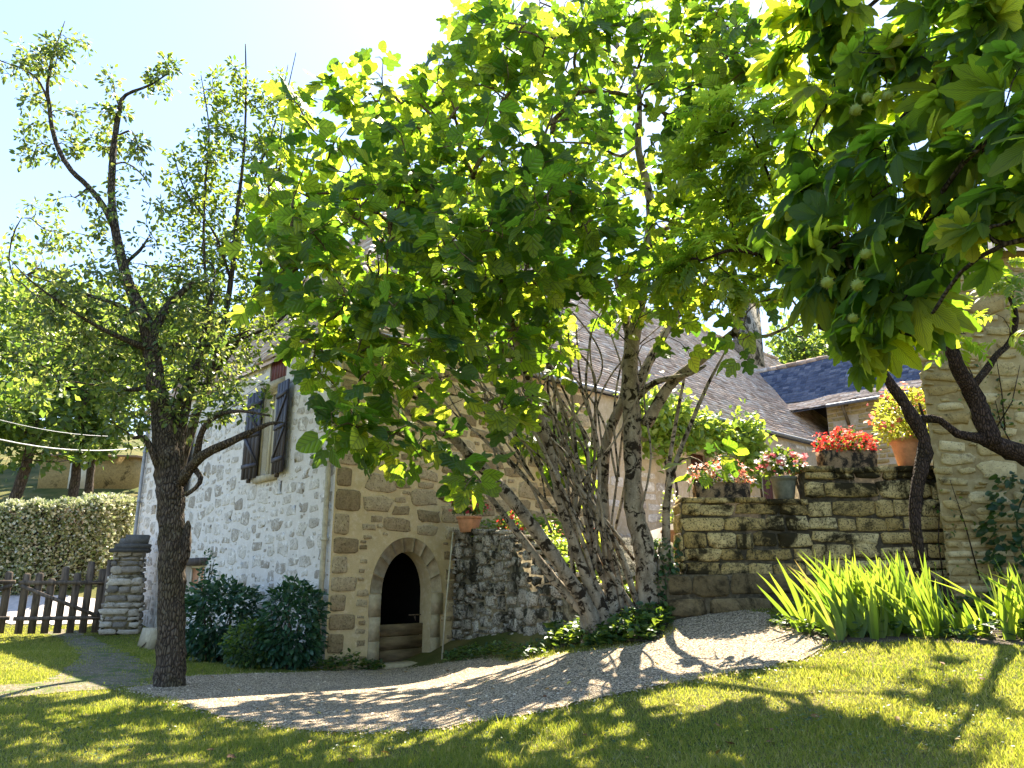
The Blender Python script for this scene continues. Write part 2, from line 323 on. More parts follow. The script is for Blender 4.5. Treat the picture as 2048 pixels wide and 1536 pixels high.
def xf(p, ang, tilt, sc, off=(0, 0, 0)):
    v, fs, u = p; c, s = math.cos(tilt), math.sin(tilt)
    v = v*sc; v = np.c_[v[:, 0], v[:, 1]*c, v[:, 2]+v[:, 1]*s]
    c, s = math.cos(ang), math.sin(ang); v = np.c_[v[:, 0]*c+v[:, 1]*s, -v[:, 0]*s+v[:, 1]*c, v[:, 2]]
    return v+np.array(off), fs, u
def chest_proto(seed):
    r = np.random.default_rng(seed); ps = []
    prof = [(0,.012)]+[(y, .03+.19*math.sin(min(1., y/.66)*math.pi/2)**1.3*(1 if y < .66 else max(.04, 1-((y-.66)/.36)**1.5))) for y in np.linspace(.08, 1, 15)]
    for k, a in enumerate((-2.05, -1.25, -.6, 0, .6, 1.25, 2.05)):
        s_ = (.58, .82, .97, 1., .97, .82, .58)[k]*r.uniform(.92, 1.06)
        ps.append(xf(strip_leaf(prof, r.uniform(.12, .42), .28, .09, seed*9+k), a+r.normal(0, .08), r.uniform(-.75, -.15), s_))
    return merge(ps)
CHEST = [chest_proto(i) for i in range(5)]
def pinnate_proto(seed, n=7):
    r = np.random.default_rng(seed); ps = []
    for k in range(n):
        y = .12+.8*k/n
        for sgn in (-1, 1): ps.append(xf(LANCE[k % 2], sgn*r.uniform(.95, 1.25), r.uniform(-.35, .1), .34*(1-.35*abs(k/n-.4)), (0, y, -.18*y*y)))
    ps.append(xf(LANCE[0], 0, -.3, .3, (0, .93, -.18)))
    ps.append((np.array([(-.006,0,0),(.006,0,0),(.003,.95,-.17),(-.003,.95,-.17)]), [np.array([[0,1,2,3]])], np.zeros((4, 3))))
    return merge(ps)
PINN = [pinnate_proto(i) for i in range(3)]
def petal_proto():
    ps = [xf(QUAD[0], a, .35, 1.) for a in np.linspace(0, 2*math.pi, 6)[:-1]]
    return merge(ps)
FLOWER = [petal_proto()]

def frames(d, up_jit=.5, n=None):
    """rotation matrices with leaf y along d and the normal near up, jittered"""
    d = d/(np.linalg.norm(d, axis=1)[:, None]+1e-9)
    u = np.array([0, 0, 1.])+rng.normal(0, up_jit, d.shape)
    z = u-(u*d).sum(1)[:, None]*d; z /= np.linalg.norm(z, axis=1)[:, None]+1e-9
    x = np.cross(d, z); return np.stack([x, d, z], -1)

def scatter(mb, protos, pos, d, size, jit=.5, srange=(.7, 1.25), rnd=None):
    k = len(pos); w = rng.integers(0, len(protos), k); R = frames(d, jit)
    sc = size*rng.uniform(*srange, k); r = rng.random(k) if rnd is None else rnd
    for i, p in enumerate(protos):
        m = w == i; mb.leaves(p, pos[m], R[m], sc[m], r[m])

# ------------------------------------------------------------------ trees
def catmull(p, step=.12):
    p = np.asarray(p, float); out = []
    q = np.r_[[2*p[0]-p[1]], p, [2*p[-1]-p[-2]]]
    for i in range(1, len(q)-2):
        n = max(2, int(np.linalg.norm(q[i+1, :3]-q[i, :3])/step)); t = np.linspace(0, 1, n, endpoint=False)[:, None]
        out.append(.5*((2*q[i])+(-q[i-1]+q[i+1])*t+(2*q[i-1]-5*q[i]+4*q[i+1]-q[i+2])*t**2+(-q[i-1]+3*q[i]-3*q[i+1]+q[i+2])*t**3))
    return np.r_[np.concatenate(out), [p[-1]]]
def limb(pts, Y0):
    """(px, py, width px, depth offset) -> centre-line in metres with radius"""
    o = []
    for q in pts:
        Y = Y0+(q[3] if len(q) > 3 else 0); w = P(q[0], q[1], Y); o.append((*w, q[2]*.43*Y/F))
    return catmull(o)
class Tree:
    def __init__(s): s.limbs = []; s.tw = []; s.anch = []; s.adir = []
    def limb(s, arr): s.limbs.append(arr)
    def grow(s, att, wander=.25, rtip=.005, sub=.22, upb=.2, maxlen=None):
        nodes = [l[:, :3] for l in s.limbs]; rads = np.concatenate([l[:, 3] for l in s.limbs]); N = np.concatenate(nodes)
        dirs = np.concatenate([np.gradient(l[:, :3], axis=0) for l in s.limbs]); dirs /= np.linalg.norm(dirs, axis=1)[:, None]+1e-9
        k0 = len(N); par = [-1]*k0; Nn = list(N); Dn = list(dirs); att = np.asarray(att)
        d0 = np.array([((N-a)**2).sum(1).min() for a in att]); order = np.argsort(d0)
        arr = np.zeros((k0+len(att)*14, 3)); arr[:k0] = N; cnt = k0; paths = []
        for ai in order:
            a = att[ai]; D = arr[:cnt]; v = a-D; dist = np.sqrt((v**2).sum(1))
            i = int(np.argmin(dist+.35*np.maximum(0, -v[:, 2])))
            dd = dist[i]
            if maxlen and dd > maxlen: continue
            if dd < .05: continue
            m = max(2, min(13, int(dd/sub)+1)); t_ = np.linspace(0, 1, m+1)[1:, None]
            mid = D[i]+np.asarray(Dn[i])*dd*.35+(a-D[i])*.3+np.array([0, 0, upb*dd*.3])+rng.normal(0, wander*dd*.16, 3)
            q = (1-t_)**2*D[i]+2*t_*(1-t_)*mid+t_**2*a
            q[:-1] += rng.normal(0, wander*.05*min(1, dd), (m-1, 3)) if m > 1 else 0
            dq = np.gradient(np.r_[[D[i]], q], axis=0)[1:]; dq /= np.linalg.norm(dq, axis=1)[:, None]+1e-9
            ids = [i]
            for j in range(len(q)):
                arr[cnt] = q[j]; par.append(ids[-1]); Dn.append(dq[j]); ids.append(cnt); cnt += 1
            paths.append(ids); s.anch.append(np.r_[[D[i]], q][-4:]); s.adir.append(dq[-1])
        w = np.zeros(cnt)
        for ids in paths: w[ids[-1]] += 1
        for i in range(cnt-1, k0-1, -1):
            if par[i] >= 0: w[par[i]] += w[i]
        for ids in paths:
            r = rtip*np.maximum(w[ids], 1)**.45; r[0] = r[1]
            if ids[0] < k0: r = np.minimum(r, max(rads[ids[0]], rtip))
            r[-1] *= .5; s.tw.append((arr[ids], r))
    def wood(s, mb, nlimb=9, rough=.06, ntw=4, twmb=None):
        for l in s.limbs: mb.tube(l[:, :3], l[:, 3], nlimb if l[:, 3].max() > .03 else 6, rng.random(), rough)
        for p, r in s.tw: (twmb or mb).tube(p, r, ntw, rng.random(), cap=False)
    def leaf_points(s, per, spread, back=.6):
        pos, d = [], []
        for a, dr in zip(s.anch, s.adir):
            k = per if isinstance(per, int) else int(rng.integers(per[0], per[1]+1))
            t_ = rng.random(k)**.7*(len(a)-1)*back+(len(a)-1)*(1-back); i = np.minimum(t_.astype(int), len(a)-2); f = (t_-i)[:, None]
            q = a[i]*(1-f)+a[i+1]*f; o = rng.normal(0, 1, (k, 3)); o += dr*.9; o /= np.linalg.norm(o, axis=1)[:, None]
            pos.append(q+o*spread*rng.uniform(.3, 1, (k, 1))); d.append(o)
        return np.concatenate(pos), np.concatenate(d)
def blobs(lst, jitY=None):
    """(px, py, Y, rx px, ry px, n[, depth radius m]) -> attractor points through rounded volumes at their own distance"""
    out = []
    for b in lst:
        c = P(b[0], b[1], b[2]); rx = b[3]*b[2]/F; rz = b[4]*b[2]/F; ry = b[6] if len(b) > 6 else (rx+rz)*.6
        q = rng.normal(0, 1, (b[5], 3)); q /= np.linalg.norm(q, axis=1)[:, None]; q *= rng.random((b[5], 1))**.4
        out.append(c+q*np.array([rx, ry, rz]))
    return np.concatenate(out)

# ------------------------------------------------------------------ ground
def struct(o): o['kind'] = 'structure'; return o
def axis(lo, hi, near_lo, near_hi, step):
    a = list(np.arange(near_lo, near_hi+1e-6, step)); x = near_lo; s_ = step
    while x > lo: s_ *= 1.25; x -= s_; a.insert(0, x)
    x = near_hi; s_ = step
    while x < hi: s_ *= 1.25; x += s_; a.append(x)
    return np.array(a)
ax, ay = axis(-420, 420, -18, 12, .3), axis(-300, 700, -1, 34, .3)
X, Y = np.meshgrid(ax, ay); Z = gz(X, Y); nx = len(ax)
i = (np.arange(len(ay)-1)[:, None]*nx+np.arange(nx-1)[None]).ravel()
mb = MB(); mb.add(np.c_[X.ravel(), Y.ravel(), Z.ravel()], np.stack([i, i+1, i+nx+1, i+nx], -1))
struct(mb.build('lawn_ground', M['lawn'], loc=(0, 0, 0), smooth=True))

def inside(poly, x, y):
    c = np.zeros(len(x), bool); n = len(poly)
    for i in range(n):
        x0, y0 = poly[i]; x1, y1 = poly[i-1]
        m = ((y0 > y) != (y1 > y)); c ^= m & (x < (x1-x0)*(y-y0)/(y1-y0+1e-12)+x0)
    return c
def edge_dist(poly, x, y):
    q = np.c_[x, y]; best = np.full(len(q), 1e9)
    for i in range(len(poly)):
        a = poly[i-1]; b = poly[i]; ab = b-a
        t_ = np.clip(((q-a)@ab)/(ab@ab+1e-12), 0, 1); best = np.minimum(best, np.linalg.norm(q-a-t_[:, None]*ab, axis=1))
    return best
def rough_poly(poly, amp=.05, step=.18):
    poly = np.array(poly); p = catmull(np.c_[np.r_[poly, poly[:1]], np.zeros((len(poly)+1, 1))], step)[:-1, :2]
    return p+rng.normal(0, amp, p.shape)
def sheet(name, poly, mat, lift, step=.25):
    lo, hi = poly.min(0), poly.max(0); gx, gy = np.meshgrid(np.arange(lo[0], hi[0], step), np.arange(lo[1], hi[1], step))
    g = np.c_[gx.ravel(), gy.ravel()]; g = g[inside(poly, g[:, 0], g[:, 1]) & (edge_dist(poly, g[:, 0], g[:, 1]) > step*.4)]
    n = len(poly); pts = [Vector(p) for p in np.r_[poly, g]]
    v, e, f, *_ = geometry.delaunay_2d_cdt(pts, [(i, (i+1) % n) for i in range(n)], [], 1, 1e-5)
    v = np.array([tuple(a) for a in v]); mb = MB()
    mb.add(np.c_[v, gz(v[:, 0], v[:, 1])+lift], np.array([list(a) for a in f]))
    return struct(mb.build(name, mat, loc=(0, 0, 0), smooth=True))
GPX = [(250,1380),(300,1372),(350,1358),(480,1350),(650,1345),(760,1338),(880,1330),(1000,1320),(1150,1308),(1290,1290),(1335,1268),(1345,1235),(1340,1200),(1350,1188),(1400,1190),(1450,1214),(1540,1232),(1568,1258),(1640,1288),(1600,1322),(1450,1350),(1300,1378),(1180,1402),(1050,1432),(900,1455),(720,1470),(600,1464),(480,1444),(400,1424),(330,1402)]
gravel = rough_poly([G(*q)[:2] for q in GPX], .035)
sheet('gravel_path', gravel, M['gravel'], .02)
worn = rough_poly([G(*q)[:2] for q in [(85,1266),(150,1262),(215,1290),(300,1330),(330,1356),(250,1376),(60,1392),(0,1400),(-60,1405),(-60,1372),(70,1368),(130,1340),(158,1310),(130,1285)]], .05)
sheet('worn_path', worn, M['worn_path'], .012)
bed = rough_poly([G(*q)[:2] for q in [(1545,1240),(1620,1282),(1750,1287),(1880,1288),(2060,1292),(2160,1280),(2160,1190),(1900,1185),(1700,1205)]], .05)
sheet('flower_bed', bed, M['bed_soil'], .01)
# earth under the fig, raised a little
figbed = rough_poly([G(*q)[:2] for q in [(1110,1300),(1290,1288),(1335,1262),(1340,1225),(1300,1205),(1180,1235),(1120,1270)]], .04)
sheet('fig_bed', figbed, M['bed_soil'], .02)
# sunlit track beyond the gate
track = rough_poly(np.array([(-24,23.4),(-13.2,23.2),(-12.6,24.6),(-14.5,26),(-25,26.3)]), .08)
sheet('farm_track', track, M['road'], .02, .5)

# pebbles on the gravel
k = 62000; lo, hi = gravel.min(0)-.3, gravel.max(0)+.3; q = rng.uniform(lo, hi, (k, 2)); q = q[inside(gravel, q[:, 0], q[:, 1]) | (edge_dist(gravel, q[:, 0], q[:, 1]) < np.abs(rng.normal(0, .09, len(q))))]
oc = np.array([(1,0,0),(0,1,0),(-1,0,0),(0,-1,0),(0,0,.75)], float); of = np.array([[0,1,4],[1,2,4],[2,3,4],[3,0,4]])
mb = MB(); n = len(q); a = rng.random(n)*6.28; Rm = np.zeros((n, 3, 3)); Rm[:, 0, 0] = np.cos(a); Rm[:, 1, 1] = np.cos(a)*rng.uniform(.6, 1, n); Rm[:, 0, 1] = -np.sin(a); Rm[:, 1, 0] = np.sin(a); Rm[:, 2, 2] = 1
mb.leaves((oc, [of], oc*0), np.c_[q, gz(q[:, 0], q[:, 1])+.017], Rm, rng.uniform(.006, .015, n)*np.where(rng.random(n) < .02, 2., 1), rng.random(n))
o = mb.build('gravel_stones', M['pebble'], loc=(0, 0, 0)); tag(o, 'pale loose gravel stones covering the curved path', 'gravel', kind='stuff')

# grass
def grass_points():
    out = []
    for (x0, x1, y0, y1, dens) in ((-6, 6, 4.5, 7.2, 5200), (-9, 9, 7.2, 10, 3200), (-13, 9, 10, 14, 2000), (-18, -3.5, 14, 23, 1300)):
        n = int((x1-x0)*(y1-y0)*dens); q = np.c_[rng.uniform(x0, x1, n), rng.uniform(y0, y1, n)]
        q = q[np.abs(q[:, 0]) < q[:, 1]*.78+.6]
        g = inside(gravel, q[:, 0], q[:, 1]); w = inside(worn, q[:, 0], q[:, 1]) | inside(bed, q[:, 0], q[:, 1]) | inside(figbed, q[:, 0], q[:, 1])
        g &= edge_dist(gravel, q[:, 0], q[:, 1]) > np.abs(rng.normal(0, .1, len(q)))
        ed = edge_dist(worn, q[:, 0], q[:, 1]); pr_ = np.clip(1.-ed/.5, .16, .9)*(.55+.45*np.sin(q[:, 0]*5.3+2*np.sin(q[:, 1]*3.7))*np.sin(q[:, 1]*6.1+2*np.sin(q[:, 0]*4.3)))
        q = q[~g & (~w | (rng.random(len(q)) < pr_))]; out.append(q)
    return np.concatenate(out)
q = grass_points(); n = len(q); z = gz(q[:, 0], q[:, 1])
h = rng.uniform(.022, .06, n)*(.75+.6*np.clip(np.sin(q[:, 0]*2.1+1.3*np.sin(q[:, 1]*1.7))*np.sin(q[:, 1]*2.6+np.sin(q[:, 0]*3.3)), 0, 1))*np.where(rng.random(n) < .025, 2., 1.); a = rng.random(n)*6.283; lean = rng.normal(0, .45, (n, 2))*h[:, None]
wv = np.c_[np.cos(a), np.sin(a)]*rng.uniform(.0022, .0042, n)[:, None]*(1+q[:, 1:]/12)
B = np.c_[q, z-.004]; V = np.zeros((n, 3, 3)); V[:, 0] = B; V[:, 1] = B; V[:, 2] = B
V[:, 0, :2] -= wv; V[:, 1, :2] += wv; V[:, 2, :2] += lean; V[:, 2, 2] += h
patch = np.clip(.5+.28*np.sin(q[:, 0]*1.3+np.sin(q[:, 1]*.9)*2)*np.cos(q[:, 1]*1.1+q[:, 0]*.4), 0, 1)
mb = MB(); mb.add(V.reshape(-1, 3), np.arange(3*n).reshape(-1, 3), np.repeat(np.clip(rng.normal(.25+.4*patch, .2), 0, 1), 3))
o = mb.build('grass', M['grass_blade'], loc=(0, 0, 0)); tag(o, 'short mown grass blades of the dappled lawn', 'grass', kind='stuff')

# ------------------------------------------------------------------ stonework
def add_stone(mb, c, u, v, n, hw, hh, dep, rnd, jag=.08, k=10):
    th = (np.arange(k)+rng.uniform(-.2, .2, k))*2*math.pi/k+.3; cs, sn = np.cos(th), np.sin(th)
    e = .42 if jag > .12 else .3; x = np.sign(cs)*np.abs(cs)**e*(1+rng.normal(0, jag, k)); y = np.sign(sn)*np.abs(sn)**e*(1+rng.normal(0, jag, k))
    ring = lambda s_, d: c+np.outer(x*hw*s_, u)+np.outer(y*hh*s_, v)+n*d
    inn = ring(.86, dep)+np.outer(rng.normal(0, dep*.18, k), n)
    V = np.r_[ring(1.02, -.02), ring(1., dep*.55), inn, [c+n*dep*rng.uniform(.85, 1.15)]]
    i = np.arange(k); j = (i+1) % k
    mb.add(V, [np.stack([i, j, k+j, k+i], -1), np.stack([k+i, k+j, 2*k+j, 2*k+i], -1), np.stack([2*k+i, 2*k+j, np.full(k, 3*k)], -1)], rnd)
def courses(mb, O, u, v, n, W, H, ch, sw, gap, dep, keep=1., skip=None, jag=.08, top=None, wob=.15):
    """rows of stones over the rectangle O + u*[0,W] + v*[0,H]; top(x) cuts the height"""
    z = 0
    while z < H:
        h = min(rng.uniform(*ch), H-z)
        if h < ch[0]*.5: break
        x = -rng.uniform(0, sw[0])
        while x < W:
            w = rng.uniform(*sw)*(.75+.5*h/ch[1]); a, b = max(0, x), min(W, x+w); x += w
            if b-a < gap*2.5: continue
            hh = h*rng.uniform(1-wob, 1); cx, cz = (a+b)/2, z+h/2+rng.normal(0, h*.04)
            if rng.random() > keep or (skip and skip(cx, cz, (b-a)/2, hh/2)): continue
            if top and cz+hh/2 > top(cx): continue
            add_stone(mb, O+u*cx+v*cz, u, v, n, (b-a)/2-gap/2, max(.02, hh/2-gap/2), dep*rng.uniform(.6, 1.3), rng.random(), jag)
        z += h
def rubble(mb, O, u, v, n, W, H, hw, asp, gap, dep, tries, skip=None, jag=.13):
    """irregular stones bedded at random, big ones first, none overlapping"""
    w = np.sort(rng.uniform(0, 1, tries)**1.8*(hw[1]-hw[0])+hw[0])[::-1]; h = w*rng.uniform(*asp, tries)
    cx = rng.uniform(0, W, tries); cz = rng.uniform(0, H, tries); A = np.zeros((tries, 4)); m = 0
    for i in range(tries):
        if w[i] > cx[i]+.02 or cx[i]+w[i] > W+.02: continue
        if skip and skip(cx[i], cz[i], w[i], h[i]): continue
        a = A[:m]
        if m and ((np.abs(a[:, 0]-cx[i]) < a[:, 2]+w[i]+gap) & (np.abs(a[:, 1]-cz[i]) < a[:, 3]+h[i]+gap)).any(): continue
        A[m] = cx[i], cz[i], w[i], h[i]; m += 1; t_ = rng.normal(0, .06); uu = u*math.cos(t_)+v*math.sin(t_); vv = v*math.cos(t_)-u*math.sin(t_)
        add_stone(mb, O+u*cx[i]+v*cz[i], uu, vv, n, w[i], h[i], dep*rng.uniform(.5, 1.4), rng.random(), jag)
UP = np.array([0, 0, 1.])
def facade(mb, O, u, n, W, z0, z1, holes, depth):
    xs = sorted({0, W, *[h[0] for h in holes], *[h[1] for h in holes]}); zs = sorted({z0, z1, *[h[2] for h in holes], *[h[3] for h in holes]})
    pt = lambda x, z, d=0.: np.array([O[0], O[1], 0])+u*x+UP*z-n*d
    for a, b in zip(xs, xs[1:]):
        for c, d in zip(zs, zs[1:]):
            if any(h[0] <= a and b <= h[1] and h[2] <= c and d <= h[3] for h in holes): continue
            mb.add([pt(a, c), pt(b, c), pt(b, d), pt(a, d)], np.array([[0, 1, 2, 3]]))
    for h in holes:
        r = [(h[0], h[2]), (h[1], h[2]), (h[1], h[3]), (h[0], h[3])]
        for i in range(4):
            a, b = r[i], r[(i+1) % 4]
            mb.add([pt(*a), pt(*b), pt(*b, depth), pt(*a, depth)], np.array([[0, 1, 2, 3]]))

# ------------------------------------------------------------------ the stone house
C = np.array([-3.63, 15.4, 0.]); R = np.array([.735, .678, 0]); R /= np.linalg.norm(R); L = np.array([-R[1], R[0], 0]); N = -L
WL, WR, ZE, AM = 12.4, 31., 6.7, math.radians(47)
ZT = ZE+.12*math.tan(AM)
house = thing('stone_house', 'large old stone house with steep tiled roof, grey shutters and arched cellar door', 'house', C+UP*-.25)
hw = MB(); hr = MB()
win = (2.85, 3.6, 3.8, 5.9); att = (2.6, 3.5, 6.12, ZT-.04); cel = (6.5, 7.85, 1.0, 1.75); win2 = (8.9, 9.7, 3.8, 5.6)
facade(hw, C, L, -R, WL, -.6, ZT, [win, att, cel, win2], .28)
arch = (1.22, 2.52, -.34, 2.0); door1 = (12.75, 13.65, 2.7, 5.35); door2 = (17.2, 18.1, 2.7, 5.2)
facade(hr, C, R, N, 8., -.6, ZT, [arch], .4)
mbc = MB(); facade(mbc, C+R*8, R, N, WR-8, -.6, ZT, [(door1[0]-8, door1[1]-8, *door1[2:]), (door2[0]-8, door2[1]-8, *door2[2:])], .2)
# spandrels of the arch
am, aw, zs = 1.87, .65, 1.12
az = lambda x: zs+.88*(max(0, 1-abs((x-am)/aw)**2.15))**.5
xs_ = am+aw*np.sin(np.linspace(-math.pi/2, math.pi/2, 21))
pr = lambda x, z, d=0.: C+R*x+UP*z+N*d
for a, b in zip(xs_, xs_[1:]):
    hr.add([pr(a, az(a)), pr(b, az(b)), pr(b, 2.0), pr(a, 2.0)], np.array([[0, 1, 2, 3]]))
    hr.add([pr(a, az(a)), pr(b, az(b)), pr(b, az(b), -.4), pr(a, az(a), -.4)], np.array([[0, 1, 2, 3]]))
# rest of the shell
for a, b in ((C+L*WL, C+L*WL+R*WR), (C+R*WR, C+L*WL+R*WR)):
    mbc.add([[a[0], a[1], -.6], [b[0], b[1], -.6], [b[0], b[1], ZT], [a[0], a[1], ZT]], np.array([[0, 1, 2, 3]]))
gp = C+R*WR; mbc.add([gp+UP*ZT, gp+L*WL+UP*ZT, gp+L*WL/2+UP*(ZT+WL/2*math.tan(AM)-.1)], np.array([[0, 1, 2]]))
w1 = hw.build('wall', M['lime'], house); w1['label'] = 'pale lime-mortared gable wall'
w2 = hr.build('wall', M['ochre'], house); w2['label'] = 'ochre stone wall around the arched door'
w3 = mbc.build('wall', M['cream'], house)
def skL(x, z, a, b):
    for h in (win, att, cel, win2):
        if h[0]-.12 < x+a and x-a < h[1]+.12 and h[2]-.1 < z-.6+b and z-.6-b < h[3]+.1: return True
    return (h is None) or False
mb = MB(); rubble(mb, C+UP*-.6, L, UP, -R, WL, ZT+.55, (.035, .24), (.35, .85), .03, .008, 11000, skL, .17)
mb.build('wall_stones', M['stone_white'], w1)
def skR(x, z, a, b):
    z = z-.6
    x = x+.66
    if abs(x-am) < aw+.3+a and z-b < 2.32: return True
    return False
mb = MB(); rubble(mb, C+UP*-.6+R*.66, R, UP, N, 7.3, ZT+.55, (.06, .34), (.32, .62), .024, .02, 9000, skR, .12)
mb.build('wall_stones', M['stone_brown'], w2)
mb = MB(); courses(mb, C+R*8+UP*2.4, R, UP, N, WR-8, 4.4, (.25, .4), (.4, .9), .08, .012, .45, lambda x, z, a, b: any(d[0]-.2 < x+8+a and x+8-a < d[1]+.2 for d in (door1, door2)), .08)
mb.build('wall_stones', M['stone_white'], w3)
# corner quoins, dressed surround of the arch
mb = MB(); z = -.5; kq = 0
while z < ZT-.35:
    h = rng.uniform(.34, .5); w = (.62, .38)[kq % 2]; add_stone(mb, C+R*(w/2+.02)+UP*(z+h/2), R, UP, N, w/2-.02, h/2-.03, .03, rng.random(), .03)
    z += h; kq += 1
mb.build('quoins', M['stone_brown'], w2)
sur = MB(); z = -.3
while z < zs-.02:
    h = min(rng.uniform(.36, .5), zs-z); h = zs-z if zs-z-h < .2 else h
    for sgn in (-1, 1):
        w = rng.uniform(.24, .32); c_ = pr(am+sgn*(aw+w/2), z+h/2, .0)
        sur.box(c_+N*.005, R*(w/2-.004), UP*(h/2-.004), N*.022, rng.random())
    z += h
n_v = 9; ths = np.linspace(-1, 1, n_v+1)
for i in range(n_v):
    tt = np.linspace(ths[i]+.006, ths[i+1]-.006, 4); xi = am+aw*np.sin(tt*math.pi/2); zi = np.array([az(x) for x in xi]); zi = np.maximum(zi, zs)
    nd = np.c_[np.sin(tt*math.pi/2), np.cos(tt*math.pi/2)*1.1]; xo = xi+nd[:, 0]*.27; zo = zi+nd[:, 1]*.27
    V = [pr(x, z, d) for d in (-.03, .026) for x, z in list(zip(xi, zi))+list(zip(xo, zo))]
    fs = [[8+j, 8+j+1, 12+j+1, 12+j] for j in range(3)]+[[j, 8+j, 8+j+1, j+1][::-1] for j in range(3)]+[[4+j, 4+j+1, 12+j+1, 12+j] for j in range(3)]+[[0, 4, 12, 8], [3, 11, 15, 7]]
    sur.add(V, np.array(fs), rng.random())
sur.build('door_surround', M['stone_dressed'], house)
# cellar behind the arch, half door of planks
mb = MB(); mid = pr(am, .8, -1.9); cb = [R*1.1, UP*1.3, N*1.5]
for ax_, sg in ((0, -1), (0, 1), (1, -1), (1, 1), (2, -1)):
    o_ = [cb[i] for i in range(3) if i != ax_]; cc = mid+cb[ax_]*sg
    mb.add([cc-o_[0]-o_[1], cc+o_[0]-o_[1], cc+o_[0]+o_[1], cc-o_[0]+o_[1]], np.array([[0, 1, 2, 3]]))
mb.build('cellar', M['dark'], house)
dr = MB(); z = -.36
for h in (.33, .27, .25):
    dr.box(pr(am, z+h/2, -.3), R*(aw+.02), UP*(h/2-.006), N*.022, rng.random()); z += h
half = dr.build('cellar_door', M['door_wood'], house)
ld = MB(); ld.box(pr(am+.45, .66, -.31), R*.16, UP*.012, N*.014); ld.tube([pr(am+.42, .66, -.3), pr(am+.44, .54, -.262), pr(am+.46, .66, -.3)], [.007]*3, 6); ld.build('latch', M['steel'], half)
sl = MB(); sl.box(pr(am, -.3, .12), R*.72, UP*.05, N*.28, .3); sl.build('doorstep', M['stone_dressed'], house)

def facpt(u, n): return lambda x, z, d=0.: C+u*x+UP*z+n*d
pl = facpt(L, -R)
def window(f, u, n, h, smat=None, name='window', bars=True, swing=.1, pane='curtain', surround=True):
    fr = MB(); x0, x1, z0, z1 = h
    for c_, a, b in ((f((x0+x1)/2, z0+.03, -.17), (x1-x0)/2, .03), (f((x0+x1)/2, z1-.03, -.17), (x1-x0)/2, .03)): fr.box(c_, u*a, UP*b, n*.03)
    for x in (x0+.03, x1-.03, (x0+x1)/2): fr.box(f(x, (z0+z1)/2, -.17), u*.028, UP*((z1-z0)/2-.06), n*.028)
    w = fr.build(name, M['curtain'], house)
    pn = MB(); pn.box(f((x0+x1)/2, (z0+z1)/2, -.21), u*(x1-x0)/2, UP*(z1-z0)/2, n*.012); pn.build('pane', M[pane], w)
    if surround:
        s_ = MB()
        for sx, sg in ((x0, -1), (x1, 1)): s_.box(f(sx+sg*.08, (z0+z1)/2, .0), u*.08, UP*((z1-z0)/2), n*.02, rng.random())
        s_.box(f((x0+x1)/2, z0-.08, .02), u*((x1-x0)/2+.2), UP*.078, n*.06, .8); s_.box(f((x0+x1)/2, z1+.11, .0), u*((x1-x0)/2+.2), UP*.108, n*.02, .6)
        s_.build('window_surround', M['stone_dressed'], w)
    if smat:
        wd = (x1-x0)*.5+.33
        for x, sg in ((x0, -1), (x1, 1)):
            dv = (u*sg*math.cos(swing)+n*math.sin(swing)); nn = n*math.cos(swing)-u*sg*math.sin(swing); base = f(x+sg*.03, 0, .075)
            sh = MB(); zz = z1-z0+.06; nb = 4
            for i in range(nb): sh.box(base+dv*wd*(i+.5)/nb+UP*((z0+z1)/2), dv*(wd/nb/2-.004), UP*zz/2, nn*.016, rng.random())
            s_ob = sh.build('shutter', smat, w); br = MB()
            zl, zh = z0+.28, z1-.28; zm = (z0+z1)/2
            for zb in (zl, zm, zh): br.box(base+dv*wd/2+UP*zb+nn*.03, dv*(wd/2-.01), UP*.05, nn*.014)
            for (za, zb) in ((zl, zm), (zm, zh)):
                a_ = base+dv*.04+UP*(za+.05)+nn*.03; b_ = base+dv*(wd-.04)+UP*(zb-.05)+nn*.03; d_ = (b_-a_)/2; pd = np.cross(d_/np.linalg.norm(d_), nn)
                br.box((a_+b_)/2, d_, pd*.04, nn*.013)
            br.build('shutter_brace', smat, s_ob)
            hk = MB(); hk.box(base+dv*(wd*.5)+UP*(z0-.08)+nn*.0, u*.02, UP*.05, n*.05); hk.build('shutter_catch', M['steel'], w)
    return w
window(pl, L, -R, win, M['shutter'])
window(pl, L, -R, (8.9, 9.7, 3.8, 5.6), M['shutter'])
wa = window(pl, L, -R, att, None, 'attic_window', pane='dark', surround=False)
for x, sg in ((att[0], 1), (att[1], -1)):
    sh = MB(); b_ = pl(x, 0, -.05)
    for i in range(3): sh.box(b_+L*sg*(.075+.15*i)+UP*(att[2]+att[3])/2, L*.072, UP*((att[3]-att[2])/2-.01), -R*.018, rng.random())
    sh.build('shutter', M['shutter_red'], wa)
wc = window(pl, L, -R, cel, None, 'cellar_window', pane='terracotta', surround=False)
lt = MB(); lt.box(pl((cel[0]+cel[1])/2, cel[3]+.1, .0), L*.85, UP*.1, -R*.04); lt.build('lintel', M['old_wood'], wc)
pf = facpt(R, N)
for d in (door1, door2):
    dm = MB()
    for i in range(5): dm.box(pf(d[0]+(d[1]-d[0])*(i+.5)/5, (d[2]+d[3])/2, -.12), R*((d[1]-d[0])/10-.004), UP*(d[3]-d[2])/2, N*.02, rng.random())
    do = dm.build('door', M['door_red'], house)
    fm = MB()
    for x in (d[0]-.09, d[1]+.09): fm.box(pf(x, (d[2]+d[3])/2, 0), R*.09, UP*(d[3]-d[2])/2, N*.03, .7)
    fm.box(pf((d[0]+d[1])/2, d[3]+.13, 0), R*.65, UP*.13, N*.03, .9); fm.build('door_frame', M['stone_dressed'], do)
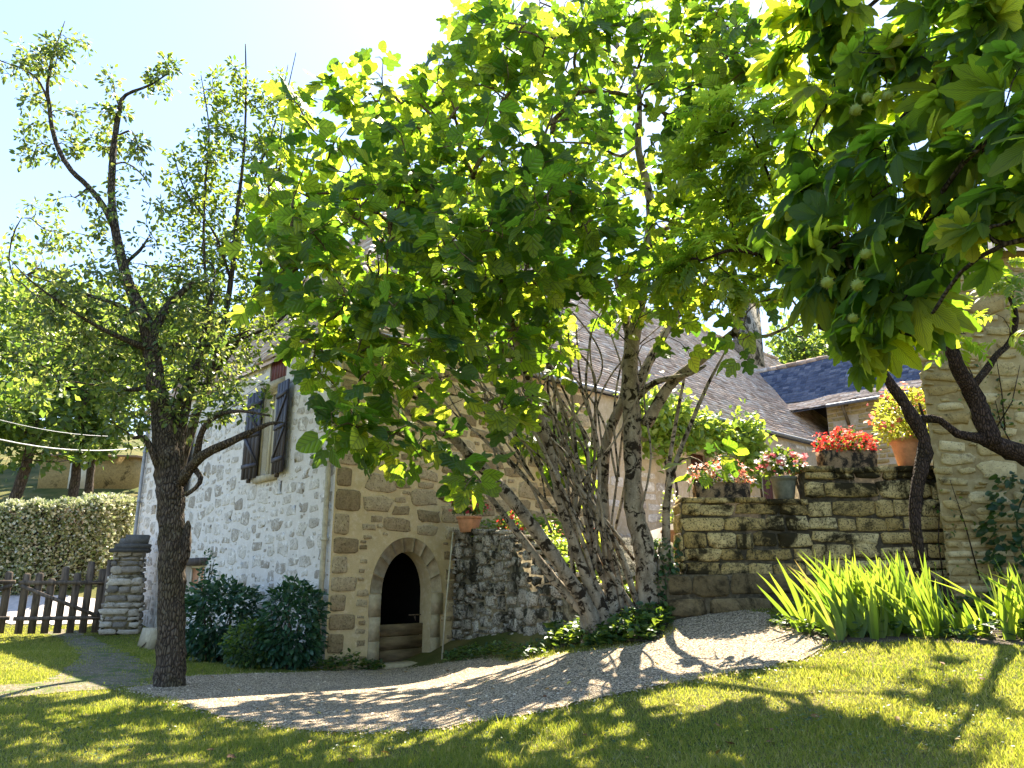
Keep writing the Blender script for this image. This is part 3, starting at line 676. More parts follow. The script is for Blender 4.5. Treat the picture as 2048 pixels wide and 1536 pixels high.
# roof
def tiles(mb, O, u, up, n, rows, exp, span, tw):
    for k in range(rows):
        a, b = span(k*exp)
        if b-a < tw: continue
        m = int((b-a)/tw); e = np.linspace(a, b, m+1)+np.r_[0, rng.normal(0, tw*.12, max(0, m-1)), 0][:m+1]
        l_, r_ = e[:-1]+.004, e[1:]-.004; lift = .019+rng.normal(0, .005, m); lo = k*exp+rng.normal(0, exp*.06, m); hi = (k+1.25)*exp
        pt = lambda x, y, d: O+np.outer(x, u)+np.outer(np.broadcast_to(y, x.shape), up)+np.outer(d+.035*np.sin(x*.8+1+y*.5)+.02*np.sin(x*2.1+y*1.7), n)
        V = np.stack([pt(l_, lo, lift), pt(r_, lo, lift+rng.normal(0, .003, m)), pt(r_, hi, .001), pt(l_, hi, .001), pt(l_, lo, -.006), pt(r_, lo, -.006)], 1)
        i = np.arange(m)*6
        mb.add(V.reshape(-1, 3), np.concatenate([np.stack([i, i+1, i+2, i+3], -1), np.stack([i+4, i+5, i+1, i], -1)]), np.repeat(np.clip(rng.normal(.5, .25, m), 0, 1), 6))
ca, sa = math.cos(AM), math.sin(AM); run = WL/2+.12; rz = ZE+run*math.tan(AM)
e0 = C-R*.12+N*.12+UP*ZE; e1 = C+R*(WR+.2)+N*.12+UP*ZE; e2 = C-R*.12+L*(WL+.12)+UP*ZE; e3 = C+R*(WR+.2)+L*(WL+.12)+UP*ZE
HIP = 4.9
r0 = C+R*HIP+L*WL/2+UP*rz; r1 = C+R*(WR+.2)+L*WL/2+UP*rz
base = MB(); dn = UP*-.16
base.add([e0+dn, e1+dn, r1+dn, r0+dn, e2+dn, e3+dn], [np.array([[0, 1, 2, 3], [5, 4, 3, 2]]), np.array([[4, 0, 3]])])
rf = base.build('roof', M['slate'], house)
tl = MB(); SL = run/ca; exp_ = .19
tiles(tl, e0, R, L*ca+UP*sa, N*sa+UP*ca, int(SL/exp_), exp_, lambda v: ((HIP+.12)*v/SL, WR+.32), .28)
hu = r0-(e0+e2)/2; hl = np.linalg.norm(hu); hu /= hl; hn = np.cross(L, hu); hn *= np.sign(hn[2])
tiles(tl, e0, L, hu, hn, int(hl/exp_), exp_, lambda v: (run*v/hl, 2*run-run*v/hl), .28)
tl.build('roof_tiles', M['tile'], rf)
rd = MB()
for a, b in ((r0, r1), (e0, r0), (e2, r0)):
    m = int(np.linalg.norm(b-a)/.4)
    for i in range(m):
        p0, p1 = a+(b-a)*i/m, a+(b-a)*(i+1.06)/m; rd.tube([p0+UP*.02, p1+UP*.0], [.11, .10], 8, rng.random())
rd.build('ridge_tiles', M['tile'], rf)
ch = MB(); tc = 26.; cc = C+R*tc+L*5.; ch.box(cc+UP*(rz-.1), R*.72, L*.42, UP*1.7, .3); chm = ch.build('chimney', M['stone_grey'], house)
cm = MB(); cm.box(cc+UP*(rz+1.68), R*.83, L*.53, UP*.08, .5); cm.box(cc+UP*(rz+2.0), R*.7, L*.4, UP*.04, .5)
for sx in (-.58, .58): cm.box(cc+UP*(rz+1.86)+R*sx, R*.08, L*.38, UP*.1, .5)
cm.build('chimney_cap', M['stone_grey'], chm)
gt = MB(); gt.tube([e0+N*.07+UP*-.06, e1+N*.07+UP*-.06], [.07, .07], 8); gt.build('gutter', M['zinc'], house)
for s_, mm in ((.14, 'cream_pipe'), (WL-.1, 'zinc')):
    dp = MB(); b_ = lambda z, d=.09: pl(s_, z, d); dp.tube([b_(-.3), b_(2.), b_(4.5), b_(ZE-.25), b_(ZE-.05, .16)], [.055]*5, 10)
    for z in (.6, 2.2, 3.8, 5.4): dp.tube([b_(z-.03), b_(z+.03)], [.068, .068], 10)
    dp.build('downpipe', M[mm], house)

# ------------------------------------------------------------------ wing across the courtyard
W0 = C+R*23; wing = thing('courtyard_wing', 'lower stone wing with slate roof projecting from the far end of the house', 'house', W0+N*4+UP*2.4)
mb = MB(); z0, z1 = 2., 8.6; ul, uh = .02, 11.
a, b, c_, d_ = W0+N*ul, W0+N*uh, W0+N*uh+R*4.2, W0+N*ul+R*4.2
for p0, p1 in ((a, b), (b, c_), (c_, d_)): mb.add([p0+UP*z0, p1+UP*z0, p1+UP*z1, p0+UP*z1], np.array([[0, 1, 2, 3]]))
zr = 11.1; mb.add([b+UP*z1, c_+UP*z1, (b+c_)/2+UP*(zr-.15)], np.array([[0, 1, 2]]))
ww = mb.build('wall', M['cream'], wing)
mb = MB(); courses(mb, a+UP*z0, N, UP, -R, uh-ul, z1-z0, (.14, .24), (.25, .6), .03, .03, .92, None, .08); mb.build('wall_stones', M['stone_barn'], ww)
pA = lambda v, x, z: W0+N*v+R*x+UP*z
prof = [(-.55, 8.4), (.42, 8.94), (2.0, zr)]; v0, v1 = -5.5, uh+.3
mb = MB()
pp = prof+[(4.2+.4, 8.3)]
for (xa, za), (xb, zb) in zip(pp, pp[1:]): mb.add([pA(v0, xa, za-.13), pA(v1, xa, za-.13), pA(v1, xb, zb-.13), pA(v0, xb, zb-.13)], np.array([[0, 1, 2, 3]]))
wr = mb.build('roof', M['slate'], wing)
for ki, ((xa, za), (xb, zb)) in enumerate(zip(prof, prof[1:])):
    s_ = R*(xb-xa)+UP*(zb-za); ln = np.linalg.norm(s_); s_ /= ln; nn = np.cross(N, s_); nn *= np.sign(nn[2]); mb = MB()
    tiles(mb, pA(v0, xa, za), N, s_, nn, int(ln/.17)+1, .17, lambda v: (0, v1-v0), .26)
    mb.build('roof_tiles', M[('tile', 'slate_shade_blue')[ki]], wr)  # upper slope's shade is coloured in as blue; lower band keeps plain tile

mb = MB(); m = 34
for i in range(m):
    p0, p1 = pA(v0+(v1-v0)*i/m, 2.0, zr+.02), pA(v0+(v1-v0)*(i+1.05)/m, 2.0, zr); mb.tube([p0, p1], [.12, .11], 8, rng.random())
mb.build('ridge_tiles', M['tile'], wr)
mb = MB(); mb.tube([pA(.3, -.6, 8.3), pA(v1, -.6, 8.3)], [.075]*2, 8); mb.build('gutter', M['zinc'], wing)
for v in (.9, 4.5, 8.):
    mb = MB(); mb.box(pA(v, -.28, 8.32), R*.3, UP*.05, N*.05)
    a_, b_ = pA(v, -.02, 7.5), pA(v, -.5, 8.3); dd = (b_-a_)/2; mb.box((a_+b_)/2, dd, N*.05, np.cross(dd/np.linalg.norm(dd), N)*.05); mb.build('eave_bracket', M['door_wood'], wing)

# ------------------------------------------------------------------ walls of the garden
def stone_wall(name, label, pts, ztop, thick, mat, core, ch, sw, dep, keep=1., jag=.1, out=1, z0=None, gap=.025):
    """free-standing wall along a polyline; out=+1/-1 picks the side that carries the facing stones"""
    p = [np.array([*q, 0.]) for q in pts]; mid = np.mean(p, 0); th = thing(name, label, 'wall', (mid[0], mid[1], float(gz(mid[0], mid[1]))))
    co = MB(); st = MB()
    for i, (a, b) in enumerate(zip(p, p[1:])):
        u = b-a; W = np.linalg.norm(u); u /= W; n = np.array([u[1], -u[0], 0])*out
        zb = (min(gz(a[0], a[1]), gz(b[0], b[1]))-.25) if z0 is None else z0; ta, tb = ztop[i]
        aa, bb = a, b
        V = [aa+UP*zb, bb+UP*zb, bb+UP*tb, aa+UP*ta, aa-n*thick+UP*zb, bb-n*thick+UP*zb, bb-n*thick+UP*tb, aa-n*thick+UP*ta]
        co.add(V, np.array([[0,1,2,3],[5,4,7,6],[3,2,6,7],[4,0,3,7],[1,5,6,2]]))
        H = max(ta, tb)-zb; tp = lambda x: ta+(tb-ta)*x/W-zb+.05
        if ch is None: rubble(st, a+UP*zb, u, UP, n, W, H, (.035, .18), (.45, .95), .012, dep, 5000, lambda x_, z_, w__, h__: z_+h__ > tp(x_), .17)
        else: courses(st, a+UP*zb, u, UP, n, W, H, ch, sw, gap, dep, keep, None, jag, tp)
        x = 0                                   # rough flat stones along the top
        while x < W-.1:
            w = rng.uniform(.3, .6); w = min(w, W-x); zt = ta+(tb-ta)*(x+w/2)/W
            st.box(a+u*(x+w/2)-n*(thick/2-.03)+UP*(zt+.035+rng.normal(0, .012)), u*(w/2-.012), n*(thick/2+.05+rng.normal(0, .015)), UP*.04+u*rng.normal(0, .004), rng.random()); x += w
        if i == 0 and ch: courses(st, a-n*thick+UP*zb, n, UP, -u, thick, ta-zb, ch, sw, gap, dep, 1., None, jag)
    w_ = co.build('wall_core', core, th); st.build('facing_stones', mat, th); return th
stone_wall('retaining_wall', 'mossy grey rubble retaining wall right of the arched door', [(-1.3, 17.52), (-.1, 15.4), (1.25, 12.95), (1.95, 14.3)], [(2.45, 2.3), (2.3, 1.15), (1.15, 1.45)], .45, M['stone_grey'], M['moss_mortar'], None, None, .06, .97, .16, 1)
bk = MB(); A_, B_, D_, E_ = np.array([-1.25, 17.5, 2.4]), np.array([1.5, 13.2, 1.1]), np.array([1.95, 14.6, 1.5]), np.array([1.0, 19.65, 2.75])
g = np.linspace(0, 1, 12); V = np.array([(A_*(1-s)+B_*s)*(1-t_)+(E_*(1-s)+D_*s)*t_ for t_ in g for s in g]); V[:, 2] += rng.normal(0, .03, len(V))
i = (np.arange(11)[:, None]*12+np.arange(11)[None]).ravel(); bk.add(V, np.stack([i, i+1, i+13, i+12], -1)); struct(bk.build('garden_bank', M['bed_soil'], loc=(0, 0, 0), smooth=True))
bt = MB(); bt.box((7.2, 17.5, 1.2), (4.3, 0, 0), (0, 5.05, 0), (0, 0, 1.2)); struct(bt.build('terrace_ground', M['road'], loc=(0, 0, 0)))
stone_wall('planter_wall', 'ochre dry-stone terrace wall with dark moss carrying the flower troughs', [(2.68, 12.0), (4.68, 12.0), (6.95, 12.0)], [(2.62, 2.6), (3.1, 3.12)], .5, M['stone_moss'], M['joint'], (.15, .32), (.22, .72), .045, 1., .09, 1, gap=.014)
mb = MB(); zb = .55; courses(mb, np.array([2.35, 11.82, zb]), np.array([1., 0, 0]), UP, np.array([0, -1., 0]), 2.3, .98, (.3, .52), (.5, 1.1), .03, .04, 1., None, .06)
cb_ = MB(); cb_.box((3.5, 12.2, zb+.46), (1.15, 0, 0), (0, .38, 0), (0, 0, .5)); pw = thing('wall_plinth', 'dark projecting plinth of big blocks at the foot of the terrace wall', 'wall', (3.5, 11.8, .9))
cb_.build('plinth_core', M['joint'], pw); mb.build('plinth_stones', stone_mat('stone_plinth', [(0, (.15,.11,.055)), (1, (.26,.19,.1))], (.03,.023,.012), (.46, .58), 1.8), pw)
# steps of the path up to the terrace
stp = thing('stone_steps', 'worn stone steps rising between the fig tree and the terrace wall', 'steps', (2.3, 15.2, 1.6))
for i in range(4):
    mb = MB(); mb.box((2.35+.02*i, 14.9+.42*i, 1.0+.17*i), (.42, 0, 0), (0, .24, 0), (0, 0, .75), rng.random()); mb.build('step', M['stone_grey'], stp)
# barn at the right
barn = thing('stone_barn', 'tall yellowish stone barn wall at the right edge behind the twisted vine', 'barn', (9, 11.5, .9))
bq = [np.array(q) for q in ((6.5, 11.5, 0), (14., 11.5, 0), (18.5, 18., 0), (10.9, 18., 0))]; bz = 6.7; mb = MB()
for i in range(4):
    p0, p1 = bq[i], bq[(i+1) % 4]; mb.add([p0+UP*.2, p1+UP*.2, p1+UP*bz, p0+UP*bz], np.array([[0, 1, 2, 3]]))
for a, b in ((0, 3), (1, 2)): mb.add([bq[a]+UP*bz, bq[b]+UP*bz, (bq[a]+bq[b])/2+UP*(bz+2.5)], np.array([[0, 1, 2]]))
bw = mb.build('wall', M['barn_mortar'], barn)
mb = MB(); ex = np.array([1., 0, 0]); ny = np.array([0, -1., 0])
courses(mb, bq[0]+UP*.3, ex, UP, ny, 5., 2.1, (.08, .2), (.16, .55), .025, .04, 1., None, .13)
rubble(mb, bq[0]+UP*2.4, ex, UP, ny, 5., 4.2, (.05, .3), (.22, .45), .02, .035, 5000, None, .15)
su = bq[0]-bq[3]; sl0 = np.linalg.norm(su); su /= sl0; courses(mb, bq[3]+UP*.3, su, UP, np.array([su[1], -su[0], 0]), sl0, 6.3, (.14, .24), (.25, .6), .03, .02, .8, None, .07)
mb.build('wall_stones', M['stone_barn'], bw)
mb = MB(); rg0, rg1 = (bq[0]+bq[3])/2, (bq[1]+bq[2])/2
V = [bq[0]+ny*.25+UP*(bz-.1), bq[1]+ny*.25+UP*(bz-.1), rg1+UP*(bz+2.6), rg0+UP*(bz+2.6), bq[3]-ny*.25+UP*(bz-.1), bq[2]-ny*.25+UP*(bz-.1)]
mb.add(V, np.array([[0, 1, 2, 3], [5, 4, 3, 2]])); mb.build('roof', M['slate'], barn)

# ------------------------------------------------------------------ gate, pillar, hedge, cable
def plank(mb, a, u, w, h, th, n, rnd, roundtop=True):
    """upright picket with a rounded head; a = bottom centre"""
    xs = [(-w/2, 0), (w/2, 0), (w/2, h-.06)]+([(w/2*math.cos(t_), h-.06+.06*math.sin(t_)) for t_ in np.linspace(.35, math.pi-.35, 6)] if roundtop else [(w/2, h), (-w/2, h)])+[(-w/2, h-.06)]
    k = len(xs); V = [a+u*x+UP*z+n*d for d in (th/2, -th/2) for x, z in xs]; i = np.arange(k); j = (i+1) % k
    mb.add(V, [np.arange(k), np.arange(k)[::-1]+k, np.stack([i, k+i, k+j, j], -1)], rnd)
def gate(label, pa, pb, heights, post_at, brace=1):
    a = np.array([*pa, 0.]); b = np.array([*pb, 0.]); W = np.linalg.norm(b-a); u = (b-a)/W; n = np.array([u[1], -u[0], 0]); z0 = float(gz((a[0]+b[0])/2, (a[1]+b[1])/2))+.06
    g = thing('picket_gate', label, 'gate', (*((a+b)/2)[:2], z0), 'weathered picket gate leaves')
    for i, h in enumerate(heights):
        mb = MB(); plank(mb, a+u*W*(i+.5)/len(heights)+UP*z0, u, .19, h, .03, n, rng.random()); mb.build('picket', M['gate_wood'], g)
    for z in (.4, 1.36):
        mb = MB(); mb.box((a+b)/2+UP*(z0+z)+n*.04, u*W/2, UP*.055, n*.022, rng.random()); mb.build('rail', M['gate_wood'], g)
    mb = MB(); p0, p1 = a+u*(.06 if brace > 0 else W-.06)+UP*(z0+1.28)+n*.045, a+u*(W-.06 if brace > 0 else .06)+UP*(z0+.42)+n*.045; d = (p1-p0)/2
    mb.box((p0+p1)/2, d, np.cross(d/np.linalg.norm(d), n)*.05, n*.02, .5); mb.build('brace', M['gate_wood'], g)
    for x in post_at:
        mb = MB(); mb.box(a+u*x+UP*(z0+.95), u*.08, UP*1.05, n*.075, rng.random()); mb.build('post', M['gate_wood'], g)
    for z in (.4, 1.36):
        mb = MB(); mb.box(a+u*(W-.2 if brace > 0 else .2)+UP*(z0+z)+n*.068, u*.2, UP*.02, n*.006); mb.build('hinge', M['steel'], g)
ga, gb = P(203, 1258, 22.2)[:2], P(20, 1262, 21.6)[:2]; gc = gb+(gb-ga)*1.05
gate('weathered picket gate leaf hinged beside the stone pillar', gb+(ga-gb)*.02, ga, [1.62, 1.64, 1.48, 1.8, 1.63, 1.95, 1.75], [float(np.linalg.norm(ga-gb))*.98+.02])
gate('weathered picket gate leaf cut by the left edge of the photo', gc, gb-(ga-gb)*.02, [1.68, 1.56, 1.8, 1.5, 1.56, 1.65], [.02], -1)
pil = P(242, 1258, 22.3); pz = float(gz(pil[0], pil[1])); pil_t = thing('stone_pillar', 'rough stone gate pillar with dark slate cap leaning on the house', 'pillar', (pil[0], pil[1], pz))
u = np.array([.94, .34, 0]); n = np.array([.34, -.94, 0]); co = MB(); st = MB()
for zz, hw_ in ((0, .5), (.72, .46), (1.44, .4)): co.box(np.array([pil[0], pil[1], pz+zz+.42]), u*(hw_-.04), n*(hw_-.1), UP*.44)
for zz, hw_ in ((0, .5), (.72, .46), (1.44, .4)):
    o_ = np.array([pil[0], pil[1], pz+zz-.02])
    courses(st, o_-u*hw_+n*(hw_-.1), u, UP, n, 2*hw_, .86, (.1, .24), (.18, .6), .025, .06, 1, None, .16)
    courses(st, o_+u*(hw_-.04)+n*(hw_-.1), -n, UP, u, 2*hw_-.2, .86, (.1, .24), (.18, .6), .025, .06, 1, None, .16)
    courses(st, o_-u*(hw_-.04)-n*(hw_-.1), n, UP, -u, 2*hw_-.2, .86, (.1, .24), (.18, .6), .025, .06, 1, None, .16)
co.build('pillar_core', M['moss_mortar'], pil_t); st.build('pillar_stones', M['stone_pillar'], pil_t)
mb = MB()
for k_, (dx, w, h) in enumerate(((0, .5, .05), (.06, .44, .07), (.14, .3, .15), (-.12, .18, .1))):
    mb.box(np.array([pil[0], pil[1], pz+2.27+[0, .12, .3, .25][k_]])+u*dx, u*w, n*(w*.85), UP*h+u*.02, .3*k_)
mb.build('cap', M['cap_stone'], pil_t)
# a slab of stone and a rusty scraper at the foot of the gable
q = P(302, 1268, 19.5); q[2] = gz(q[0], q[1]); mb = MB(); mb.box(q+UP*.2, L*.45, -R*.12, UP*.26+R*.05, .5)
tag(mb.build('stone_slab', M['stone_dressed'], loc=q), 'pale stone slab leaning at the foot of the house beside the trunk', 'slab')
q = P(284, 1262, 19.3); q[2] = gz(q[0], q[1]); mb = MB(); mb.tube([q, q+np.array([.22, .05, .24]), q+np.array([.4, .1, .43]), q+np.array([.38, .1, .52])], [.02, .018, .018, .016], 6)
tag(mb.build('iron_handle', M['steel'], loc=q), 'rusty bent iron handle leaning on the stone slab', 'tool')
q = P(884, 1326, 15.9); q[2] = gz(q[0], q[1]); mb = MB(); mb.tube([q, P(893, 1200, 16.2), P(906, 1062, 16.6)], [.022, .02, .016], 6)
tag(mb.build('wooden_pole', M['cream_pipe'], loc=q), 'thin pale pole leaning on the wall right of the arched door', 'pole')

# hedge behind the gate
hp = [P(-60, 1090, 25.5), P(60, 1080, 26), P(200, 1075, 27.2), P(262, 1070, 29)]
tops = [P(-60, 1014, 25.5)[2], P(60, 1010, 26)[2], P(200, 1002, 27.2)[2], P(262, 1000, 29)[2]]
hd = thing('clipped_hedge', 'clipped pale-flecked hedge behind the picket gate', 'hedge', hp[1]); core = MB(); lv = MB(); pos, dr_ = [], []
for i in range(3):
    a, b = hp[i].copy(), hp[i+1].copy(); za, zb = float(gz(a[0], a[1]))-.1, float(gz(b[0], b[1]))-.1; u_ = (b-a)*[1, 1, 0]; n_ = np.cross(u_, UP); n_ /= np.linalg.norm(n_); n_ *= -np.sign(n_[1]); 
    A0, B0 = a*[1, 1, 0], b*[1, 1, 0]; back = -n_*1.2; n_d = .12
    V = [A0+UP*za-n_*n_d, B0+UP*zb-n_*n_d, B0+UP*(tops[i+1]-n_d)-n_*n_d, A0+UP*(tops[i]-n_d)-n_*n_d, A0+back+UP*za, B0+back+UP*zb, B0+back+UP*(tops[i+1]-n_d), A0+back+UP*(tops[i]-n_d)]
    core.add(V, np.array([[0,1,2,3],[5,4,7,6],[3,2,6,7],[4,0,3,7],[1,5,6,2]]))
    m = 5200; s_ = rng.random(m); t_ = rng.random(m); zl = za+(zb-za)*s_; zt = tops[i]+(tops[i+1]-tops[i])*s_
    pos.append(A0+u_*s_[:, None]+UP*(zl+(zt-zl)*t_)[:, None]+n_*(rng.normal(-.03, .09, m)+.1*np.sin(s_*9+i)*np.sin(zl*0+t_*5+s_*13))[:, None]); dr_.append(np.tile(n_+UP*.2, (m, 1)))
    m = 2600; s_ = rng.random(m); t_ = rng.random(m); zt = tops[i]+(tops[i+1]-tops[i])*s_
    pos.append(A0+u_*s_[:, None]+back*t_[:, None]+UP*(zt+rng.normal(-.03, .08, m)+.08*np.sin(s_*14+i*2))[:, None]); dr_.append(np.tile(UP, (m, 1)))
pos = np.concatenate(pos); dr_ = np.concatenate(dr_)+rng.normal(0, .9, (len(pos), 3))
scatter(lv, QUAD, pos, dr_, .13, 1.2); core.build('branches', M['far_bark'], hd); lv.build('foliage', M['hedge_leaf'], hd)

# power cable and low outbuilding on the hill
for lb, p0, p1 in (('pale upper overhead cable crossing the far trees at left', (-120, 803, 24), (310, 868, 36)), ('thick white overhead cable sagging in front of the far trees', (-120, 846, 24), (300, 892, 34))):
    a, b = P(*p0), P(*p1); t_ = np.linspace(0, 1, 14)[:, None]; pts = a+(b-a)*t_-UP*(.5*4*t_*(1-t_)); mb = MB(); mb.tube(pts, [.022 if 'thick' in lb else .01]*14, 6)
    tag(mb.build('overhead_cable', M['cable'], loc=a), lb, 'cable')
ob = P(168, 985, 44); oz = float(gz(ob[0], ob[1])); ot = thing('hill_shed', 'low brown stone shed on the slope between the far trunks', 'shed', (ob[0], ob[1], oz))
mb = MB(); mb.box((ob[0], ob[1]+1.5, oz+.7), (2.6, .3, 0), (0, 1.5, 0), (0, 0, 1.2)); w_ = mb.build('wall', M['stone_barn'], ot)
mb = MB(); mb.box((ob[0]-.4, ob[1]-.12, oz+.75), (.5, .06, 0), (0, .03, 0), (0, 0, .95)); mb.build('door', M['curtain'], ot)
mb = MB(); mb.box((ob[0], ob[1]+1.5, oz+2.0), (2.8, .33, 0), (0, 1.75, .1), (0, 0, .06)); mb.build('roof', M['tile'], ot)

# ------------------------------------------------------------------ pear tree at the left
pb = G(340, 1374); YP = pb[1]
T = Tree()
for l in ([(340,1382,74),(340,1355,64),(342,1250,58),(344,1100,57),(342,1000,57),(338,930,58),(330,880,54),(322,820,46),(308,740,40),(296,665,36),(285,630,32),(262,580,28),(246,530,25),(233,470,22),(224,410,19),(224,340,17),(229,280,15),(240,215,12),(252,190,9),(300,170,6),(338,146,3)],
 [(233,468,18),(212,420,15,-.1),(178,375,14,-.2),(142,340,13,-.3),(118,300,12,-.3),(104,255,11,-.3),(98,205,10,-.35),(95,170,8,-.4),(106,110,6,-.4),(120,70,4,-.5),(130,42,2,-.5)],
 [(99,208,7,-.35),(76,160,6,-.3),(40,135,5,-.2),(2,122,3,-.1),(-40,100,2)], [(240,215,6),(230,190,5,.2),(226,165,4,.3),(206,138,2,.4)], [(228,275,6),(262,262,5,-.3),(276,290,4,-.4),(290,312,2,-.4)],
 [(224,330,7),(250,325,5,.3),(280,345,4,.5),(300,375,2,.5)], [(178,375,7,-.2),(150,395,4,-.5),(140,388,2,-.6)],
 [(346,960,46,.1),(356,860,38,.2),(372,790,30,.4),(394,720,22,.6),(412,650,16,.8),(424,590,10,1.),(430,540,5,1.1)],
 [(300,690,24),(318,640,22,.2),(345,602,18,.4),(372,577,14,.5),(398,556,8,.6)], [(362,965,26,-.1),(386,930,24,-.3),(415,905,22,-.5),(460,884,19,-.7),(505,862,14,-.8),(540,847,9,-.9),(566,845,3,-1.)],
 [(386,935,14,-.2),(402,955,12,-.3),(392,975,10,-.3),(372,990,8,-.2)], [(392,920,18,-.2),(405,862,14,-.4),(432,832,12,-.6),(482,822,8,-.8),(540,832,4,-1.)],
 [(326,955,22,.0),(305,905,16,-.2),(288,874,12,-.3),(268,876,8,-.4),(252,862,3,-.4)], [(302,700,20),(252,680,14,-.3),(190,650,9,-.6),(130,612,6,-.8),(60,560,4,-1.),(14,512,2,-1.)],
 [(290,640,18),(236,610,12,-.2),(160,585,7,-.4),(90,560,4,-.5),(40,545,2,-.5)], [(300,720,16),(330,690,12,.3),(420,690,8,.6),(500,660,4,.8)], [(312,770,16),(260,780,10,.2),(190,770,6,.4),(120,760,3,.5)], [(246,530,10),(280,500,8,.3),(300,470,4,.5)]):
    T.limb(limb(l, YP))
T.limbs[0][0, 2] = gz(pb[0], pb[1])-.1
att = blobs([(110,100,YP-.4,100,80,36,.5),(30,130,YP-.2,60,70,12,.4),(70,230,YP-.3,50,60,12,.3),(175,270,YP,70,55,26,.5),(310,165,YP,50,35,10,.3),(75,310,YP-.3,50,40,12,.3),(250,340,YP,60,60,8,.5),(230,450,YP,130,80,26,.8),(150,520,YP-.3,120,70,34,.9),
 (200,610,YP-.3,150,80,70,1.),(110,650,YP-.5,90,70,34,.7),(180,720,YP,150,110,80,1.1),(330,690,YP,140,110,75,1.1),(430,740,YP+.3,110,110,60,.9),(330,810,YP,150,80,60,.9),(470,800,YP-.5,80,60,30,.5),(240,860,YP-.2,80,50,16,.5),(420,620,YP+.8,90,70,34,.8),(360,560,YP+.4,80,60,26,.8),(60,720,YP,60,60,18,.6),(235,230,YP,40,60,9,.3),(215,160,YP,25,40,4,.2),(330,130,YP,30,25,6,.2),(270,290,YP-.3,40,30,6,.3),(180,640,YP+1.8,150,100,50,1.),(330,590,YP+2.,110,90,40,1.),(100,480,YP+1.5,90,80,16,.8)])
att = att[rng.random(len(att)) < np.where(att[:, 2] < P(0, 560, YP)[2], .72, 1.)]
T.grow(att, .5, .0045, .16, .15)
pear = thing('pear_tree', 'old pear tree with thick dark furrowed trunk at the left', 'tree', pb)
mb = MB(); T.wood(mb, 12, .07); mb.build('trunk', M['pear_bark'], pear, smooth=True)
pos, d = T.leaf_points((12, 24), .15, .75); d += np.array([0, 0, -.35]); mb = MB(); scatter(mb, OVAL, pos, d, .092, .9); mb.build('crown', M['pear_leaf'], pear)
# burl and scar on the trunk
mb = MB(); c_ = P(372, 1080, YP-.02); mb.tube([c_+UP*-.45, c_+UP*-.25, c_, c_+UP*.2, c_+UP*.3], [.02, .07, .085, .06, .02], 9, .5, .1); mb.build('burl', M['pear_bark'], pear, smooth=True)

# ------------------------------------------------------------------ slender plum behind the pear
YS = 14.2; T = Tree(); sb = P(352, 1250, YS); sb[2] = gz(sb[0], sb[1])-.1
stem = limb([(352,1260,30),(350,1100,26),(356,960,24),(392,830,20),(436,700,16),(462,560,13),(474,430,10),(488,300,7),(492,180,5),(491,88,3)], YS); stem[0, 2] = sb[2]; T.limb(stem)
for l in ([(410,770,14),(470,690,11,.3),(505,600,9,.5),(530,480,7,.6),(552,340,5,.6),(572,200,3,.6),(592,105,2,.5)], [(436,700,12),(418,620,9,-.4),(408,500,7,-.6),(410,380,5,-.6),(418,260,4,-.5),(402,150,2,-.4)], [(474,430,7),(520,330,5,.3),(558,220,4,.4),(576,130,2,.4)],
          [(462,560,8),(430,470,6,-.5),(370,380,4,-.8),(345,300,2,-.9)], [(452,690,9),(560,640,7,.8),(610,560,5,1.)]): T.limb(limb(l, YS))
att = blobs([(430,200,YS,45,70,22,.6),(490,170,YS,40,70,20,.4),(560,200,YS+.4,55,80,36,.6),(480,330,YS,110,110,90,1.2),(400,360,YS-.4,70,90,46,.9),(560,330,YS+.5,80,90,50,.9),(430,480,YS,110,90,85,1.3),(540,480,YS+.5,90,100,60,1.1),(420,600,YS,110,90,85,1.3),(540,620,YS+.6,90,80,60,1.),(370,700,YS,80,60,40,1.),(480,690,YS,60,40,24,.8)])
T.grow(att, .35, .005, .2, .3); plum = thing('plum_tree', 'slender upright tree with tiny leaves behind the pear tree', 'tree', sb)
mb = MB(); T.wood(mb, 8, .05); mb.build('trunk', M['far_bark'], plum, smooth=True)
pos, d = T.leaf_points((12, 20), .18, .9); mb = MB(); scatter(mb, OVAL, pos, d, .105, .8); mb.build('crown', M['plum_leaf'], plum)

# ------------------------------------------------------------------ fig tree in the middle
fb = G(1250, 1262); YF = fb[1]; T = Tree()
S = lambda *l: T.limb(limb(l, YF))
S((1195,1245,38),(1120,1130,32,-.3),(1040,1020,30,-.7),(970,940,27,-1.),(915,885,23,-1.3),(860,810,19,-1.7),(800,730,16,-2.),(740,640,13,-2.3),(722,610,11,-2.4),(690,580,7,-2.5),(655,540,4,-2.6))
S((726,616,9,-2.4),(745,580,8,-2.5),(758,540,6,-2.6),(752,495,3,-2.6)); S((915,885,12,-1.3),(850,850,10,-1.7),(760,780,8,-2.1),(690,740,5,-2.4),(640,745,3,-2.5)); S((860,812,10,-1.7),(800,780,8,-2.),(740,755,6,-2.2),(700,720,3,-2.4)); S((960,930,9,-1.),(840,905,7,-1.6),(740,890,5,-2.),(690,880,3,-2.2))
S((1185,1245,26),(1105,1155,21,.1),(1035,1065,17,.2),(985,1000,13,.2),(945,945,8,.2)); S((1215,1245,32),(1160,1120,26,-.2),(1125,1020,23,-.5),(1100,900,21,-.8),(1070,800,19,-1.2),(1040,700,17,-1.6),(1015,620,14,-2.),(1010,592,12,-2.1),(1050,545,9,-2.2),(1056,480,7,-2.3),(1050,380,5,-2.3),(1045,300,3,-2.3))
S((1010,594,9,-2.1),(960,582,7,-2.3),(905,588,4,-2.5)); S((1228,1245,34),(1216,1100,28,.2),(1206,1000,26,.3),(1214,880,24,.3),(1245,800,22,.2),(1252,740,19,.1),(1255,650,17,.2),(1232,560,13,.3),(1222,490,9,.3),(1225,400,5,.3))
